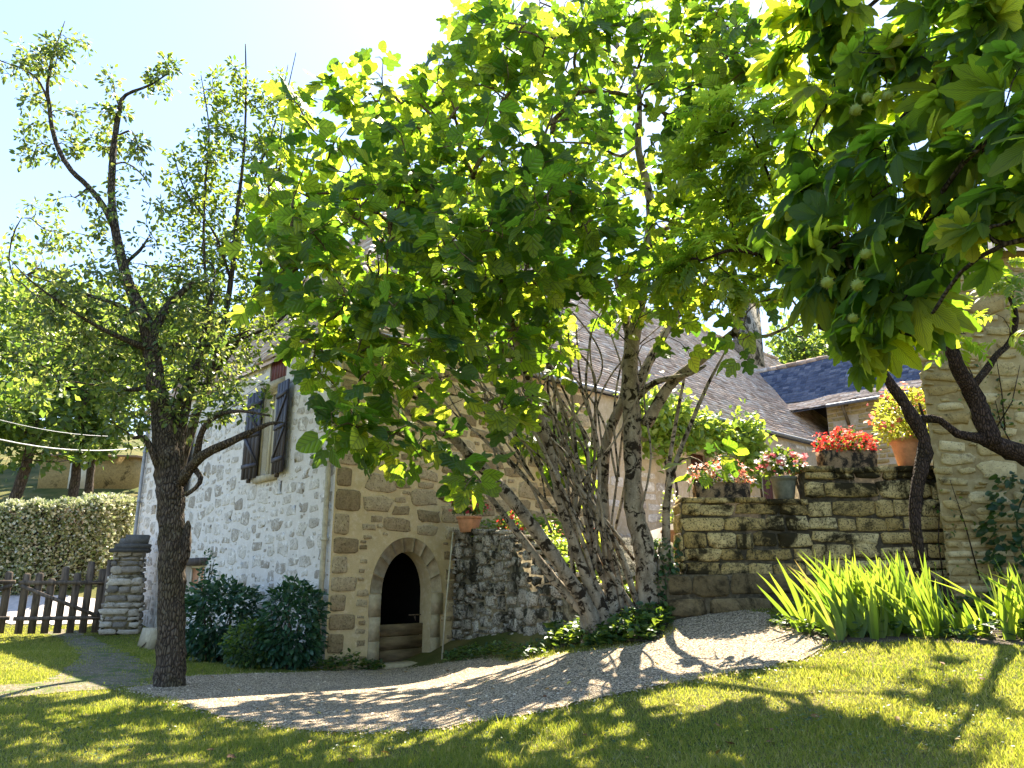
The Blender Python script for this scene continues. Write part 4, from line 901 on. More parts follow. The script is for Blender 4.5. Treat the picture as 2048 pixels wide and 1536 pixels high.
S((1300,1250,62),(1296,1180,54),(1290,1100,48),(1270,1030,44),(1266,950,41),(1264,850,42),(1262,780,42),(1261,720,36),(1276,620,31),(1290,540,29),(1300,460,26),(1300,400,23),(1286,340,20),(1276,290,18),(1279,200,15),(1270,150,12),(1235,95,10),(1190,60,8),(1140,30,6),(1080,5,4))
S((1273,155,8),(1310,130,7,-.2),(1350,105,6,-.4),(1400,60,5,-.5),(1445,5,3,-.6)); S((1276,290,9),(1240,312,8,-.3),(1190,290,7,-.6),(1140,285,5,-.8),(1080,285,3,-1.)); S((1279,205,7),(1215,195,6,-.4),(1150,160,5,-.6),(1060,60,4,-.8),(1000,40,2,-.9)); S((1240,100,6),(1225,50,5,.3),(1215,-20,4,.4)); S((1190,200,5,-.5),(1170,120,4,-.4),(1165,60,3,-.3))
S((1290,850,32),(1340,770,26,-.3),(1400,720,23,-.6),(1450,680,21,-.9),(1478,650,17,-1.),(1480,600,14,-1.1),(1492,560,11,-1.2),(1520,500,8,-1.2),(1545,430,4,-1.2)); S((1465,668,11,-1.),(1520,674,9,-1.2),(1572,656,7,-1.4),(1625,625,3,-1.6))
S((1262,800,28),(1300,720,23,.4),(1340,650,21,.8),(1380,600,19,1.1),(1440,540,16,1.4),(1480,480,11,1.5),(1520,410,6,1.6)); S((1302,480,16),(1342,450,15,.3),(1400,410,12,.6),(1450,385,9,.8),(1515,358,5,.9)); S((1270,800,18),(1310,765,15,-.3),(1380,748,10,-.6),(1412,730,6,-.7))
S((1332,1090,22,.1),(1334,1000,16,-.1),(1350,930,12,-.3),(1385,840,10,-.5),(1420,760,8,-.7),(1458,690,4,-.8)); S((1335,1010,12,-.1),(1338,930,10,.1),(1360,800,8,.3),(1374,730,4,.4)); S((1318,1250,44),(1328,1150,40),(1332,1085,32,.1))
for k_ in range(13):
    x0 = rng.uniform(1160, 1290); x1 = rng.uniform(820, 1290); y1 = rng.uniform(440, 720); dY = rng.uniform(-1.8, 1.8); w_ = rng.uniform(7, 14); e_ = rng.normal(0, 22, 4)
    S((x0,1240,w_),(x0+(x1-x0)*.25+e_[0],1080,w_*.9,dY*.2),(x0+(x1-x0)*.55+e_[1],900,w_*.75,dY*.55),(x0+(x1-x0)*.82+e_[2],(900+y1)/2,w_*.55,dY*.85),(x1,y1,w_*.28,dY))
for k_ in range(40):
    x0 = rng.uniform(1170, 1320); x1 = rng.uniform(830, 1340); y1 = rng.uniform(520, 740); dY = rng.uniform(-1.6, 2.2); w_ = rng.uniform(4, 7.5); e_ = rng.normal(0, 30, 4); f_ = rng.uniform(.1, .45)
    xa, ya = x0+(x1-x0)*f_, 1200+(y1-1200)*f_
    S((xa+e_[0],ya,w_,dY*.2),(xa+(x1-xa)*.35+e_[1],ya+(y1-ya)*.35,w_*.9,dY*.5),(xa+(x1-xa)*.7+e_[2],ya+(y1-ya)*.68,w_*.7,dY*.8),(x1+e_[3],y1,w_*.4,dY))
for l in T.limbs:
    if abs(l[0, 2]-fb[2]) < .5: l[0, 2] = gz(l[0, 0], l[0, 1])-.12
att = blobs([(1000,110,9.3,130,110,62),(1130,60,9.8,110,70,40),(1250,60,10.2,120,80,36),(1400,50,10,110,70,42),(1500,110,9.6,80,110,34),(820,190,9.6,120,95,60),(700,190,10,90,70,36),(960,300,9.4,140,110,75),(1130,300,9.8,130,120,80),(800,350,9.3,130,110,70),(640,310,9.6,95,100,46),
 (1000,460,8.9,150,95,84),(850,510,8.8,150,90,62),(680,460,9.2,130,100,60),(575,400,9.8,85,90,40),(560,540,9.3,90,90,38),(700,600,8.8,120,85,46),(850,630,8.6,90,60,26),(630,680,9.2,60,50,18),(690,860,8.8,50,50,13,.3),(830,900,9,60,55,15,.4),(940,960,9.4,35,45,7,.3),(770,770,8.8,70,45,14,.4),
 (1000,810,9.4,60,55,15,.5),(1180,450,10.2,120,110,66),(1330,330,10.6,120,120,56),(1120,580,10.4,110,60,30),(1400,600,10.4,110,70,34),(1370,700,10.6,60,40,9),(1480,690,9.6,40,24,4),(1090,880,12.2,60,60,12,.5),(1150,930,12.5,50,50,8,.5),(1420,930,10.9,60,40,8,.3),(1560,600,9.6,50,40,8),(1440,430,11,80,70,22),(1200,650,11,60,50,7),(900,690,9,70,40,16),(1010,690,9.4,60,45,14),(770,690,8.8,70,45,16),(1090,650,10,60,40,14),(980,580,9,90,50,20),(860,760,9,60,40,9),(1420,160,10.2,120,90,36),(1300,180,10.2,90,80,16),(600,210,9.9,50,50,12)])
att = att[rng.random(len(att)) < .52]
att = np.r_[att, blobs([(1000,200,12.4,170,120,34,1.3),(1200,180,12.8,160,120,30,1.3),(1420,200,12.6,120,120,22,1.2),(780,330,12.2,150,130,40,1.3),(1000,380,12.6,170,110,34,1.3),(1220,360,13,130,110,20,1.2),(620,440,12,100,110,26,1.1),(880,480,12.6,130,70,16,1.1)])]
att = np.r_[att, blobs([(900,430,15,110,70,34,1.2),(1080,430,16.2,110,70,34,1.2),(760,420,14,100,70,30,1.1),(1210,400,16.5,100,70,30,1.2),(980,330,15.5,110,60,24,1.2),(690,850,8.7,55,55,9,.4),(830,890,8.9,60,60,8,.4),(950,950,8.8,40,40,5,.3),(750,760,8.8,80,55,6,.5),(900,780,9.4,80,60,4,.5),(640,760,9.3,50,40,7,.4),(1020,820,9.8,70,60,6,.5),(860,680,9.6,110,50,8,.6),(690,690,9.4,80,50,9,.5),(1110,740,10.6,60,50,7,.5),(1050,40,10.5,120,60,22,1.),(1190,60,10.8,110,70,24,1.),(1320,80,10.8,100,80,24,1.),(1450,60,10.6,90,80,22,1.),(1180,230,11,90,80,14,1.),(960,80,10,70,60,10,.8),(1390,190,10.8,90,70,14,1.),(1340,460,11,80,60,24,1.),(1440,430,11.2,80,60,20,1.),(1300,560,11,70,50,16,.9),(1480,520,10.6,60,50,12,.8),(1060,570,9.6,120,50,24,.8),(1200,560,10,80,50,14,.8),(920,610,9.2,90,45,18,.7),(1040,650,10.4,90,40,12,.7),(1240,610,11.6,60,40,8),(1400,540,11,80,50,14),(1120,420,9.6,100,80,22,1.),(880,560,15.5,110,60,40,1.),(1000,520,16.3,90,60,30,1.),(760,560,14.5,100,60,30,.9),(1120,490,16.8,90,60,24,1.),(680,620,14,80,60,26,.8),(960,690,15.8,110,45,30,.9),(1090,680,16.5,80,40,18,.8),(850,700,14.8,90,45,24,.8),(660,500,13.2,70,60,18,.9)])]
T.grow(att, .3, .006, .2, .35); fig = thing('fig_tree', 'big many-stemmed fig tree with lobed leaves in the middle', 'tree', fb)
mb = MB(); tb_ = MB(); T.wood(mb, 10, .06, 5, tb_); mb.build('trunk', M['fig_bark'], fig, smooth=True); tb_.build('branches', M['twig_bark'], fig)
pos, d = T.leaf_points((3, 4), .24, .6); d[:, 2] = d[:, 2]*.6-.28; mb = MB(); scatter(mb, FIG, pos, d, .29, .85, (.45, 1.2)); mb.build('crown', M['fig_leaf'], fig)

# ------------------------------------------------------------------ twisted wisteria on the right
YW = 10.2; T = Tree(); wb = G(1900, 1200)
S = lambda *l: T.limb(limb(l, YW))
S((1905,1215,26),(1885,1180,22),(1848,1145,19),(1834,1080,23),(1830,1000,27),(1843,930,29),(1848,880,27),(1824,832,32),(1797,790,23),(1772,752,19),(1740,700,16),(1706,655,24,-.2),(1660,600,14,-.3),(1602,545,19,-.5),(1545,520,12,-.7),(1470,500,9,-.9),(1400,522,5,-1.))
S((1840,838,20),(1880,840,18),(1915,868,20),(1960,876,26),(2000,892,42),(2060,915,52),(2150,965,60,.1),(2220,1060,64,.2),(2240,1200,70,.2)); S((1985,890,42),(1952,800,38),(1922,745,34,-.1),(1900,690,27,-.2),(1888,640,22,-.3),(1905,585,17,-.4),(1880,500,10,-.6),(1800,420,6,-.9))
S((1950,768,18),(1990,715,15,.1),(2022,680,13,.2),(2030,620,12,.2),(2000,560,8,.2)); S((1845,880,9),(1850,845,8),(1838,806,6)); S((1895,660,14,-.2),(1850,705,12,-.3),(1836,690,6,-.3)); S((1602,545,10,-.5),(1560,440,8,-.8),(1530,330,6,-1.),(1480,220,4,-1.2)); S((1660,600,8,-.3),(1640,655,16,-.3),(1690,650,8,-.2))
T.limbs[0][0, 2] = gz(wb[0], wb[1])-.1
l = T.limbs[1]; l[-1, 2] = gz(l[-1, 0], l[-1, 1])-.1
att = blobs([(1450,240,9,80,60,16),(1480,350,9.2,80,70,20),(1400,320,9.4,60,60,9),(1540,220,9,60,80,14),(1510,450,9.4,80,60,20),(1400,500,9.4,70,50,13),(1330,560,9.6,50,40,7),(1560,330,9.3,50,60,12),(1580,480,9.6,50,60,12),(1450,570,9.6,60,30,7),(1600,200,9,60,100,14),(1960,640,10,60,50,5),(2020,540,10,40,60,5)])
T.grow(att, .35, .005, .2, .2); wis = thing('wisteria', 'gnarled dark wisteria with feathery leaves against the barn wall', 'climbing plant', (wb[0], wb[1], gz(wb[0], wb[1])))
mb = MB(); T.wood(mb, 10, .12, 4); mb.build('trunk', M['vine_bark'], wis, smooth=True)
pos, d = T.leaf_points((3, 5), .12, .8); d[:, 2] = d[:, 2]*.5-.3; d[:, 0] -= .25; mb = MB(); scatter(mb, PINN, pos, d, .42, .35, (.7, 1.15)); mb.build('crown', M['wisteria_leaf'], wis)

# ------------------------------------------------------------------ horse chestnut overhead at the right
T = Tree(); cb = np.array([5.2, 3.4, float(gz(5.2, 3.4))])
def L3(*p): T.limb(catmull(np.array(p)))
L3((*cb+[0, 0, -.1], .3), (5.2, 3.4, 2, .26), (5.1, 3.5, 4, .24), (5.0, 3.7, 6.5, .18), (4.8, 4, 8, .08))
def LC(a, *l): q = limb(l, 0); T.limb(catmull(np.r_[[np.r_[a, .05]], q[::6]], .12))
LC((5.1, 3.5, 4.6), (2080,20,26,4.0),(1900,150,20,4.3),(1810,230,14,4.5),(1730,330,9,4.8),(1660,420,5,5)); LC((5.1, 3.5, 3.6), (2090,240,20,3.6),(1960,345,16,3.9),(1860,430,12,4.2),(1770,520,8,4.4),(1690,590,4,4.6)); LC((5.15, 3.45, 3.), (2090,470,16,3.5),(1960,560,12,3.8),(1860,640,9,4.1),(1795,700,4,4.3)); LC((5.05, 3.6, 5.4), (1950,-120,20,4.4),(1780,-20,14,4.8),(1660,80,9,5.1),(1590,170,4,5.3)); LC((5.1, 3.5, 4.2), (2100,130,14,3.2),(2000,230,10,3.3),(1940,300,5,3.4))
LC((5.1, 3.6, 5.2), (2050,-60,22,4.6),(1930,90,18,6.5),(1850,230,14,9),(1780,330,9,11.5),(1730,350,4,12.6))
att = blobs([(1690,20,5,110,90,16),(1850,10,4.3,110,100,13),(1980,20,3.7,90,100,10),(1610,90,5.4,60,90,13),(1740,160,4.7,110,90,14),(1900,170,4.2,110,100,12),(2010,200,3.6,70,100,8),(1640,250,5,70,80,12),(1650,370,5,80,70,12),(1790,340,4.4,110,80,12),(1910,350,4,90,80,8),(2020,360,3.6,60,70,5),(1680,490,4.7,80,60,10),(1790,500,4.3,80,60,9),(1870,520,4.1,50,40,4),(1790,610,4.3,45,45,8),(1760,650,4.35,30,30,3),(1590,420,5.2,50,60,8),(1700,-140,5,200,90,14),(1950,-150,4,160,90,12),
 (2000,440,3.6,60,60,8),(1960,300,4,90,70,8),(2040,280,3.4,50,70,6),(1900,430,4.2,60,50,6),(1640,430,12,90,70,14,1.2),(1740,360,12.6,90,80,16,1.2),(1860,400,12,80,80,12,1.2),(1700,260,12.8,110,80,14,1.2),(1700,590,4.6,55,50,9),(1650,530,4.8,50,50,8),(1740,680,4.4,35,30,5),(1960,330,11.5,80,90,10,1.1)])
att = att[rng.random(len(att)) < .85]
T.grow(att, .3, .0045, .16, .1); che = thing('chestnut_tree', 'horse chestnut with broad hanging leaves reaching in from the right', 'tree', cb)
mb = MB(); T.wood(mb, 10, .05, 5); mb.build('trunk', M['chest_bark'], che, smooth=True)
pos, d = T.leaf_points((2, 3), .18, .6); d = d*.9+np.array([-.3, -.1, -.55]); mb = MB(); scatter(mb, CHEST, pos, d, .235, .65, (.5, 1.25))
for p_, d_ in zip(pos, d): mb.tube([p_, p_-d_/np.linalg.norm(d_)*.09+UP*.05, p_-d_/np.linalg.norm(d_)*.12+UP*.12], [.003, .003, .004], 4, .6, cap=False)
mb.build('crown', M['chestnut_leaf'], che)
def burr(px_, py_, Y, r):
    c = P(px_, py_, Y); mb = MB(); n_ = 90; i = np.arange(n_)+.5; ph = np.arccos(1-2*i/n_); th = math.pi*(1+5**.5)*i
    d_ = np.c_[np.cos(th)*np.sin(ph), np.sin(th)*np.sin(ph), np.cos(ph)]
    mb.lathe(c, [(r*math.sin(a)+1e-4, -r*math.cos(a)) for a in np.linspace(.05, math.pi-.05, 9)], 12, .4)
    for v in d_[::2]:
        o_ = np.cross(v, (.3, .5, .8)); o_ /= np.linalg.norm(o_); w_ = np.cross(v, o_); b_ = r*.13
        mb.add([c+v*r*.95+o_*b_, c+v*r*.95-o_*b_*.5+w_*b_*.8, c+v*r*.95-o_*b_*.5-w_*b_*.8, c+v*r*1.45], np.array([[0, 1, 3], [1, 2, 3], [2, 0, 3]]), .9)
    mb.tube([c+UP*r, c+UP*(r+.04), c+UP*(r+.09)+np.array([.02, 0, 0])], [.003]*3, 4); return mb.build('burr', M['burr'], che)
for q in ((1735,196,4.05,.031),(1776,192,4.05,.03),(1712,220,4.,.033),(1732,508,4.05,.03),(1655,565,4.2,.034),(1715,570,4.1,.033),(1706,636,4.2,.026)): burr(*q)

# ------------------------------------------------------------------ far trees
def far_tree(name, label, px_, Y, h, r, n_att, per, leaf, trunk_w=.25, seed=0, base=None, crown0=.25, mat='far_leaf'):
    b = P(px_, 900, Y); b[2] = gz(b[0], b[1]) if base is None else base; T = Tree(); zs_ = np.linspace(0, h*.85, 7)
    tr_ = np.c_[b[0]+np.cumsum(rng.normal(0, .06*h/7, 7)), np.full(7, b[1]), b[2]-.1+zs_, trunk_w*(1-.8*zs_/(h*.85))]; tr_[0, 0] = b[0]; T.limb(catmull(tr_, .4))
    k = 9; cs = []
    for i in range(k):
        a = i*2.4+rng.random(); rr = r*rng.uniform(.15, .75); cs.append((b+np.array([math.cos(a)*rr, math.sin(a)*rr, h*rng.uniform(crown0+.12, .92)]), r*rng.uniform(.32, .6)))
    q = rng.normal(0, 1, (n_att, 3)); q /= np.linalg.norm(q, axis=1)[:, None]; w = rng.integers(0, k, n_att)
    att = np.array([cs[j][0] for j in w])+q*(np.array([cs[j][1] for j in w])*rng.random(n_att)**.35)[:, None]*[1, 1, .85]
    att[:, 2] = np.maximum(att[:, 2], b[2]+h*crown0*.8)
    T.grow(att, .3, .015, .6, .3); t_ = thing(name, label, 'tree', b, 'trees on the slope')
    mb = MB(); T.wood(mb, 8, .05, 4); mb.build('trunk', M['far_bark'], t_, smooth=True)
    pos, d = T.leaf_points(per, leaf*3.2, .95); mb = MB(); scatter(mb, QUAD, pos, d, leaf*1.7, 1.); mb.build('crown', M[mat], t_); return t_
for a in (('broad_tree', 'dark broad tree with leaning trunk nearest the left edge', 44, 34, 10.5, 4.2, 170, 26, .2, .3), ('broad_tree', 'far tree with straight trunk in front of the hill shed door', 155, 37, 11.5, 4., 170, 26, .21, .26), ('broad_tree', 'far tree with bright foliage beside the downpipe of the house', 190, 39, 9.5, 3.6, 150, 26, .21, .24),
          ('broad_tree', 'tall tree at the back of the slope partly beyond the left edge', -60, 46, 14, 5.5, 190, 26, .26, .35), ('broad_tree', 'tall back tree seen through the lower pear branches', 130, 55, 14, 6., 200, 26, .3, .35), ('broad_tree', 'back tree rising behind the left end of the house', 290, 52, 13, 5.5, 190, 26, .28, .3)): far_tree(*a)
far_tree('broad_tree', 'leafy tree showing above the ridge of the wing roof', 1650, 46, 13.5, 4.5, 190, 26, .24, .3)
far_tree('broad_tree', 'leafy tree behind the chimney and barn at far right', 1800, 50, 14.5, 5, 190, 26, .26, .3)

# ------------------------------------------------------------------ shrubs, ground cover, ivy
def shrub(name, label, c, rx, ry, h, n, leaf, mat, group=None, proto=OVAL, stems=7, ground=0., flat=.4, cat='shrub'):
    c = np.array([c[0], c[1], float(gz(c[0], c[1]))]); t_ = thing(name, label, cat, c, group)
    mb = MB()
    for i in range(stems):
        a = rng.random()*6.28; r_ = rng.uniform(.2, .8); e = c+np.array([math.cos(a)*rx*r_, math.sin(a)*ry*r_, h*rng.uniform(.6, .95)]); mb.tube([c+np.array([math.cos(a)*rx*.2, math.sin(a)*ry*.2, -.05]), (c+e)/2+rng.normal(0, .05, 3), e], [.02, .014, .006], 5, rng.random())
    mb.build('stems', M['far_bark'], t_)
    q = rng.normal(0, 1, (n, 3)); q /= np.linalg.norm(q, axis=1)[:, None]; lump = 1+.12*np.sin(q[:, 0]*5+1)*np.cos(q[:, 2]*6)+.1*np.sin(q[:, 1]*7+q[:, 2]*4)
    q *= (lump*(rng.random(n)**.22))[:, None]; z = np.where(q[:, 2] > 0, np.abs(q[:, 2])**.75, q[:, 2]*.8)
    pos = c+np.c_[q[:, 0]*rx, q[:, 1]*ry, h*(.46+.54*z)]; pos[:, 2] = np.maximum(pos[:, 2], c[2]+.02); d = q*[1, 1, .6]+rng.normal(0, .4, (n, 3))+[0, 0, -.25]
    mb = MB(); scatter(mb, proto, pos, d, leaf, .6); mb.build('foliage', mat, t_); return t_
def fl(px_, py_, Y): q = P(px_, py_, Y); return q[:2]
shrub('laurel_shrub', 'dark rounded shrub against the gable between trunk and downpipe', fl(440, 1200, 16.6), .85, .6, 1.65, 2600, .13, M['shrub_leaf'], 'dark shrubs at the foot of the gable')
shrub('laurel_shrub', 'dark upright shrub beside the corner downpipe', fl(588, 1200, 15.0), .6, .5, 1.6, 2300, .12, M['shrub_leaf'], 'dark shrubs at the foot of the gable')
shrub('laurel_shrub', 'low pale-leaved shrub in the gap between the dark shrubs', fl(505, 1250, 15.0), .5, .4, .85, 1300, .09, M['cover_leaf'], 'dark shrubs at the foot of the gable')
shrub('climbing_rose', 'thin climbing plant rising to the cellar window of the gable', fl(415, 1150, 17.6), .22, .15, 2.3, 420, .09, M['shrub_leaf'], None, OVAL, 3, cat='climber')
def cover(name, label, pts, n, leaf, h, mat, proto=OVAL, lift=None):
    """low leafy plants spread over a patch of ground"""
    poly = np.array(pts); lo, hi = poly.min(0), poly.max(0); q = rng.uniform(lo, hi, (n*4, 2)); q = q[inside(poly, q[:, 0], q[:, 1])][:n]
    hh = h*(.35+.65*np.clip(.5+.5*np.sin(q[:, 0]*4.1)*np.cos(q[:, 1]*3.7+1), 0, 1))
    z = gz(q[:, 0], q[:, 1]) if lift is None else lift(q); pos = np.c_[q, z+.01+hh*rng.random(len(q))**.7]; d = rng.normal(0, 1, (len(q), 3)); d[:, 2] = np.abs(d[:, 2])*.3
    mb = MB(); scatter(mb, proto, pos, d, leaf, .5); o = mb.build(name, mat, loc=(*q.mean(0), float(z.mean()))); tag(o, label, 'ground cover', kind='stuff'); return o
gp_ = lambda *l: [G(*q)[:2] for q in l]
cover('ground_cover', 'low dark leafy plants along the house foot before the arched door', [tuple(q[:2]) for q in (C+R*1.15+N*.06, C+R*1.15+N*.38, C+N*.5-R*.3, C+L*2.2-R*1.05, C+L*5.5-R*1., C+L*5.5-R*.1, C-R*.06+N*.06)], 3000, .1, .4, M['cover_leaf'])
cover('ground_cover', 'dark undergrowth around the foot of the fig stems', gp_((1090,1304),(1200,1300),(1300,1288),(1338,1262),(1345,1228),(1310,1190),(1180,1215),(1110,1260)), 3600, .11, .38, M['cover_leaf'], FIG[3:]+OVAL)
cover('ground_cover', 'small dark plants at the foot of the mossy rubble wall', gp_((890,1330),(1000,1322),(1095,1312),(1090,1296),(1000,1300),(890,1312)), 900, .08, .2, M['cover_leaf'])
cover('ground_cover', 'dark leafy plants around the iris clumps before the terrace wall', gp_((1535,1255),(1580,1275),(1640,1282),(1900,1284),(2060,1286),(2100,1225),(1850,1210),(1600,1215)), 2600, .1, .24, M['cover_leaf'])
def bank_z(q): 
    A_, B_, E_ = np.array([-1.25, 17.5, 2.4]), np.array([1.5, 13.2, 1.1]), np.array([1.0, 19.65, 2.75]); n_ = np.cross(B_-A_, E_-A_); return A_[2]-((q[:, 0]-A_[0])*n_[0]+(q[:, 1]-A_[1])*n_[1])/n_[2]
cover('ground_cover', 'bright mixed garden plants on the bank above the rubble wall', [(-1.2, 17.3), (1.4, 13.1), (1.95, 14.5), (1.0, 19.4)], 2600, .12, .45, M['vine_leaf'], FIG[3:]+OVAL, bank_z)
# ivy on the right fig stem and on the barn
def ivy(name, label, pts, rad, n, leaf):
    c = catmull(np.array(pts), .1); i = rng.integers(0, len(c), n); a = rng.random(n)*6.283; r_ = rad*rng.uniform(.7, 1.3, n)
    o = np.c_[np.cos(a), np.sin(a), rng.normal(0, .25, n)]; pos = c[i]+o*r_[:, None]; mb = MB(); scatter(mb, FIG[3:], pos, o+np.array([0, 0, -.5]), leaf, .7, rnd=rng.random(n)*.6)
    mb.tube(c+[.0, -.05, 0], np.full(len(c), .012), 5); return tag(mb.build(name, M['cover_leaf'], loc=c[0]), label, 'ivy')
ivy('ivy', 'ivy wrapping the rightmost stem of the fig tree', [P(1318, 1240, YF), P(1326, 1160, YF), P(1332, 1085, YF+.1)], .17, 520, .075)
ivy('ivy', 'dark ivy hanging on the barn wall at the right edge', [P(2050, 1170, 11.2), P(2040, 1100, 11.25), P(2030, 1030, 11.3), P(2060, 960, 11.3)], .34, 520, .11)
# wispy creeper on the barn wall
mb = MB(); lf = MB()
for a, b in (((1890,1180),(1880,1000)),((1960,1160),(1900,960)),((2010,860),(1990,700)),((1990,860),(2040,730)),((1960,830),(1930,720)),((2030,900),(1990,800))):
    p0, p1 = P(*a, 11.44), P(*b, 11.42); m_ = (p0+p1)/2+np.array([rng.normal(0, .1), -.02, rng.normal(0, .1)]); mb.tube([p0, m_, p1], [.012, .009, .004], 5)
    k = 26; t_ = rng.random((k, 1)); q = p0+(p1-p0)*t_+rng.normal(0, 1, (k, 3))*[.16, .03, .16]; scatter(lf, OVAL, q, rng.normal(0, 1, (k, 3))+[0, -.5, 0], .07, .8)
cr = thing('bare_creeper', 'thin half-bare creeper stems on the barn wall', 'climber', P(1960, 1180, 11.4)); mb.build('stems', M['vine_bark'], cr); lf.build('leaves', M['cover_leaf'], cr)
# vine on the house front
cv = C+R*14.5+N*.45; q = []; vt = thing('grape_vine', 'bright green vine climbing the house front under the eave', 'climber', C+R*11+N*.3+UP*2.7)
pos = []
for (px_, py_, rx_, ry_, n_) in ((1300,850,50,60,480),(1350,850,60,60,560),(1420,870,55,40,420),(1490,880,45,45,420),(1500,910,40,60,300),(1130,880,60,60,260)):
    tt = (px_-1024)/F; dd = ray(px_, py_); nL = L; o_ = C+N*.3; s_ = np.dot(o_-EYE, nL)/np.dot(dd, nL); c_ = EYE+dd*s_; sc_ = s_/F; q = rng.normal(0, .55, (n_, 3)); pos.append(c_+R*(q[:, :1]*rx_*sc_*1.3)+UP*(q[:, 1:2]*ry_*sc_)+N*np.abs(q[:, 2:])*.3)
pos = np.concatenate(pos); mb = MB(); scatter(mb, FIG[3:], pos, rng.normal(0, 1, (len(pos), 3))+[.2, -.5, -.4], .2, .7); mb.build('leaves', M['vine_leaf'], vt)
for t0 in (11., 11.4, 14.6, 16.5):
    mb = MB(); mb.tube([C+R*t0+N*.2+UP*2.4, C+R*(t0+.2)+N*.25+UP*4, C+R*(t0-.1)+N*.3+UP*5.4, C+R*(t0+.5)+N*.35+UP*6.1], [.05, .04, .03, .015], 6); mb.build('stem', M['far_bark'], vt)

# ------------------------------------------------------------------ irises
def iris(label, spots, n, h, lean):
    c = np.mean(spots, 0); t_ = thing('iris_clump', label, 'iris', (*c, float(gz(*c))), 'iris clumps in the bed'); mb = MB()
    for k in range(n):
        s_ = spots[rng.integers(0, len(spots))]+rng.normal(0, .16, 2); base = np.array([*s_, float(gz(*s_))-.02]); fan = rng.random()*6.28
        for j in range(int(rng.integers(4, 7))):
            hh = h*rng.uniform(.6, 1.1); sp_ = (j-2.5)*.16+rng.normal(0, .08); dirn = np.array([math.cos(fan), math.sin(fan)*.6, 0]); w = rng.uniform(.022, .036); m = 8; y = np.linspace(0, 1, m)
            ln = (sp_*y+lean*y**1.6+rng.normal(0, .1)*y**2.5); droop = -.25*max(0, rng.normal(-.1, .5))*y**4-(.55*y**3 if rng.random() < .08 else 0)
            cen = base+dirn*(j-2.5)*.018+np.outer(ln*hh, [dirn[0]*.8-.45, dirn[1], 0])+np.outer(y*hh*(1-.25*np.abs(sp_))+droop*hh, UP)
            wid = w*np.array([.8, 1, 1.05, 1., .92, .75, .45, .04]); sd = np.array([dirn[0], dirn[1], 0]); sd = sd/np.linalg.norm(sd); th_ = np.cross(sd, UP)*.003
            V = np.r_[cen-sd*wid[:, None], cen+th_, cen+sd*wid[:, None]]; i = np.arange(m-1)
            mb.add(V, [np.stack([i, i+1, m+i+1, m+i], -1), np.stack([m+i, m+i+1, 2*m+i+1, 2*m+i], -1)], np.tile(np.clip(rng.random()*.93+.09*y**6+(.2 if rng.random() < .04 else 0), 0, 1), 3), np.r_[np.c_[-np.ones(m), y, y*0], np.c_[y*0, y, y*0], np.c_[np.ones(m), y, y*0]])
    mb.build('leaves', M['iris_leaf'], t_)
g2 = lambda *l: np.array([G(*q)[:2] for q in l])
iris('large bright clump of sword-shaped iris leaves before the terrace wall', g2((1650,1266),(1690,1272),(1740,1272),(1790,1272),(1825,1266),(1690,1255),(1780,1252)), 58, .98, .3)
iris('small iris clump between the large clump and the right edge', g2((1925,1276),(1960,1277)), 6, .6, .5)
iris('dark broad-leaved iris clump at the right edge under the barn', g2((2035,1278),(2075,1275),(2065,1262)), 13, .9, .6)

# ------------------------------------------------------------------ flower pots
def blooms(t_, c, rx, ry, h, leafm, nl, leaf, flowers, nf, fs, trail=0., lift=.55, zlo=-.15, proto=OVAL):
    q = rng.normal(0, 1, (nl, 3)); q /= np.linalg.norm(q, axis=1)[:, None]; q *= rng.random((nl, 1))**.3; q[:, 2] = np.where(q[:, 2] < zlo, zlo*rng.random(nl), q[:, 2])
    pos = c+q*[rx, ry, h]+[0, 0, h*.1]; lf = MB(); scatter(lf, proto, pos, q+rng.normal(0, .5, (nl, 3)), leaf, .6)
    for i in range(9): lf.tube([c-UP*.05, c+q[i]*[rx*.5, ry*.5, h*.5]], [.008, .005], 4)
    lf.build('foliage', leafm, t_)
    for m in flowers:
        n_ = nf//len(flowers); q = rng.normal(0, 1, (n_, 3)); q /= np.linalg.norm(q, axis=1)[:, None]; q[:, 2] = np.abs(q[:, 2])*rng.choice([1, 1, 1, -.3], n_); q *= rng.uniform(.75, 1.15, (n_, 1))*(1+.18*np.sin(q[:, :1]*7+1)*np.cos(q[:, 1:2]*5))
        fm = MB(); pos = c+q*[rx, ry, h]+[0, 0, h*.12]; scatter(fm, FLOWER, pos, np.cross(q, rng.normal(0, 1, (n_, 3))), fs, .5, (.6, 1.5))
        # flower faces outward
        fm.build('blossoms', M[m], t_)
def trough(label, c, w, d, h, flowers, leafm, nl, nf, fh, group):
    t_ = thing('flower_trough', label, 'planter', c, group); mb = MB(); c = np.array(c, float)
    prof = [(-.02, 1.), (.0, 1.), (h*.5, 1.02), (h, 1.05)]
    rings = []
    for z, s_ in prof+[(h, .92), (h-.06, .9)]:
        k = 24; th = np.arange(k)*2*math.pi/k; e = .3; x = np.sign(np.cos(th))*np.abs(np.cos(th))**e*w/2*s_; y = np.sign(np.sin(th))*np.abs(np.sin(th))**e*d/2*s_
        rings.append(np.c_[c[0]+x+rng.normal(0, .006, k), c[1]+y+rng.normal(0, .006, k), np.full(k, c[2]+z)])
    V = np.concatenate(rings); k = 24; i = np.arange(len(rings)-1)[:, None]*k; j = np.arange(k)[None]; jn = (j+1) % k
    mb.add(V, [np.stack([i+j, i+jn, i+k+jn, i+k+j], -1).reshape(-1, 4), np.arange(k)+(len(rings)-1)*k], .5); mb.build('trough', M['trough'], t_)
    blooms(t_, c+UP*(h+.02), w*.52, d*.75, fh, leafm, nl, .07, flowers, nf, .032)
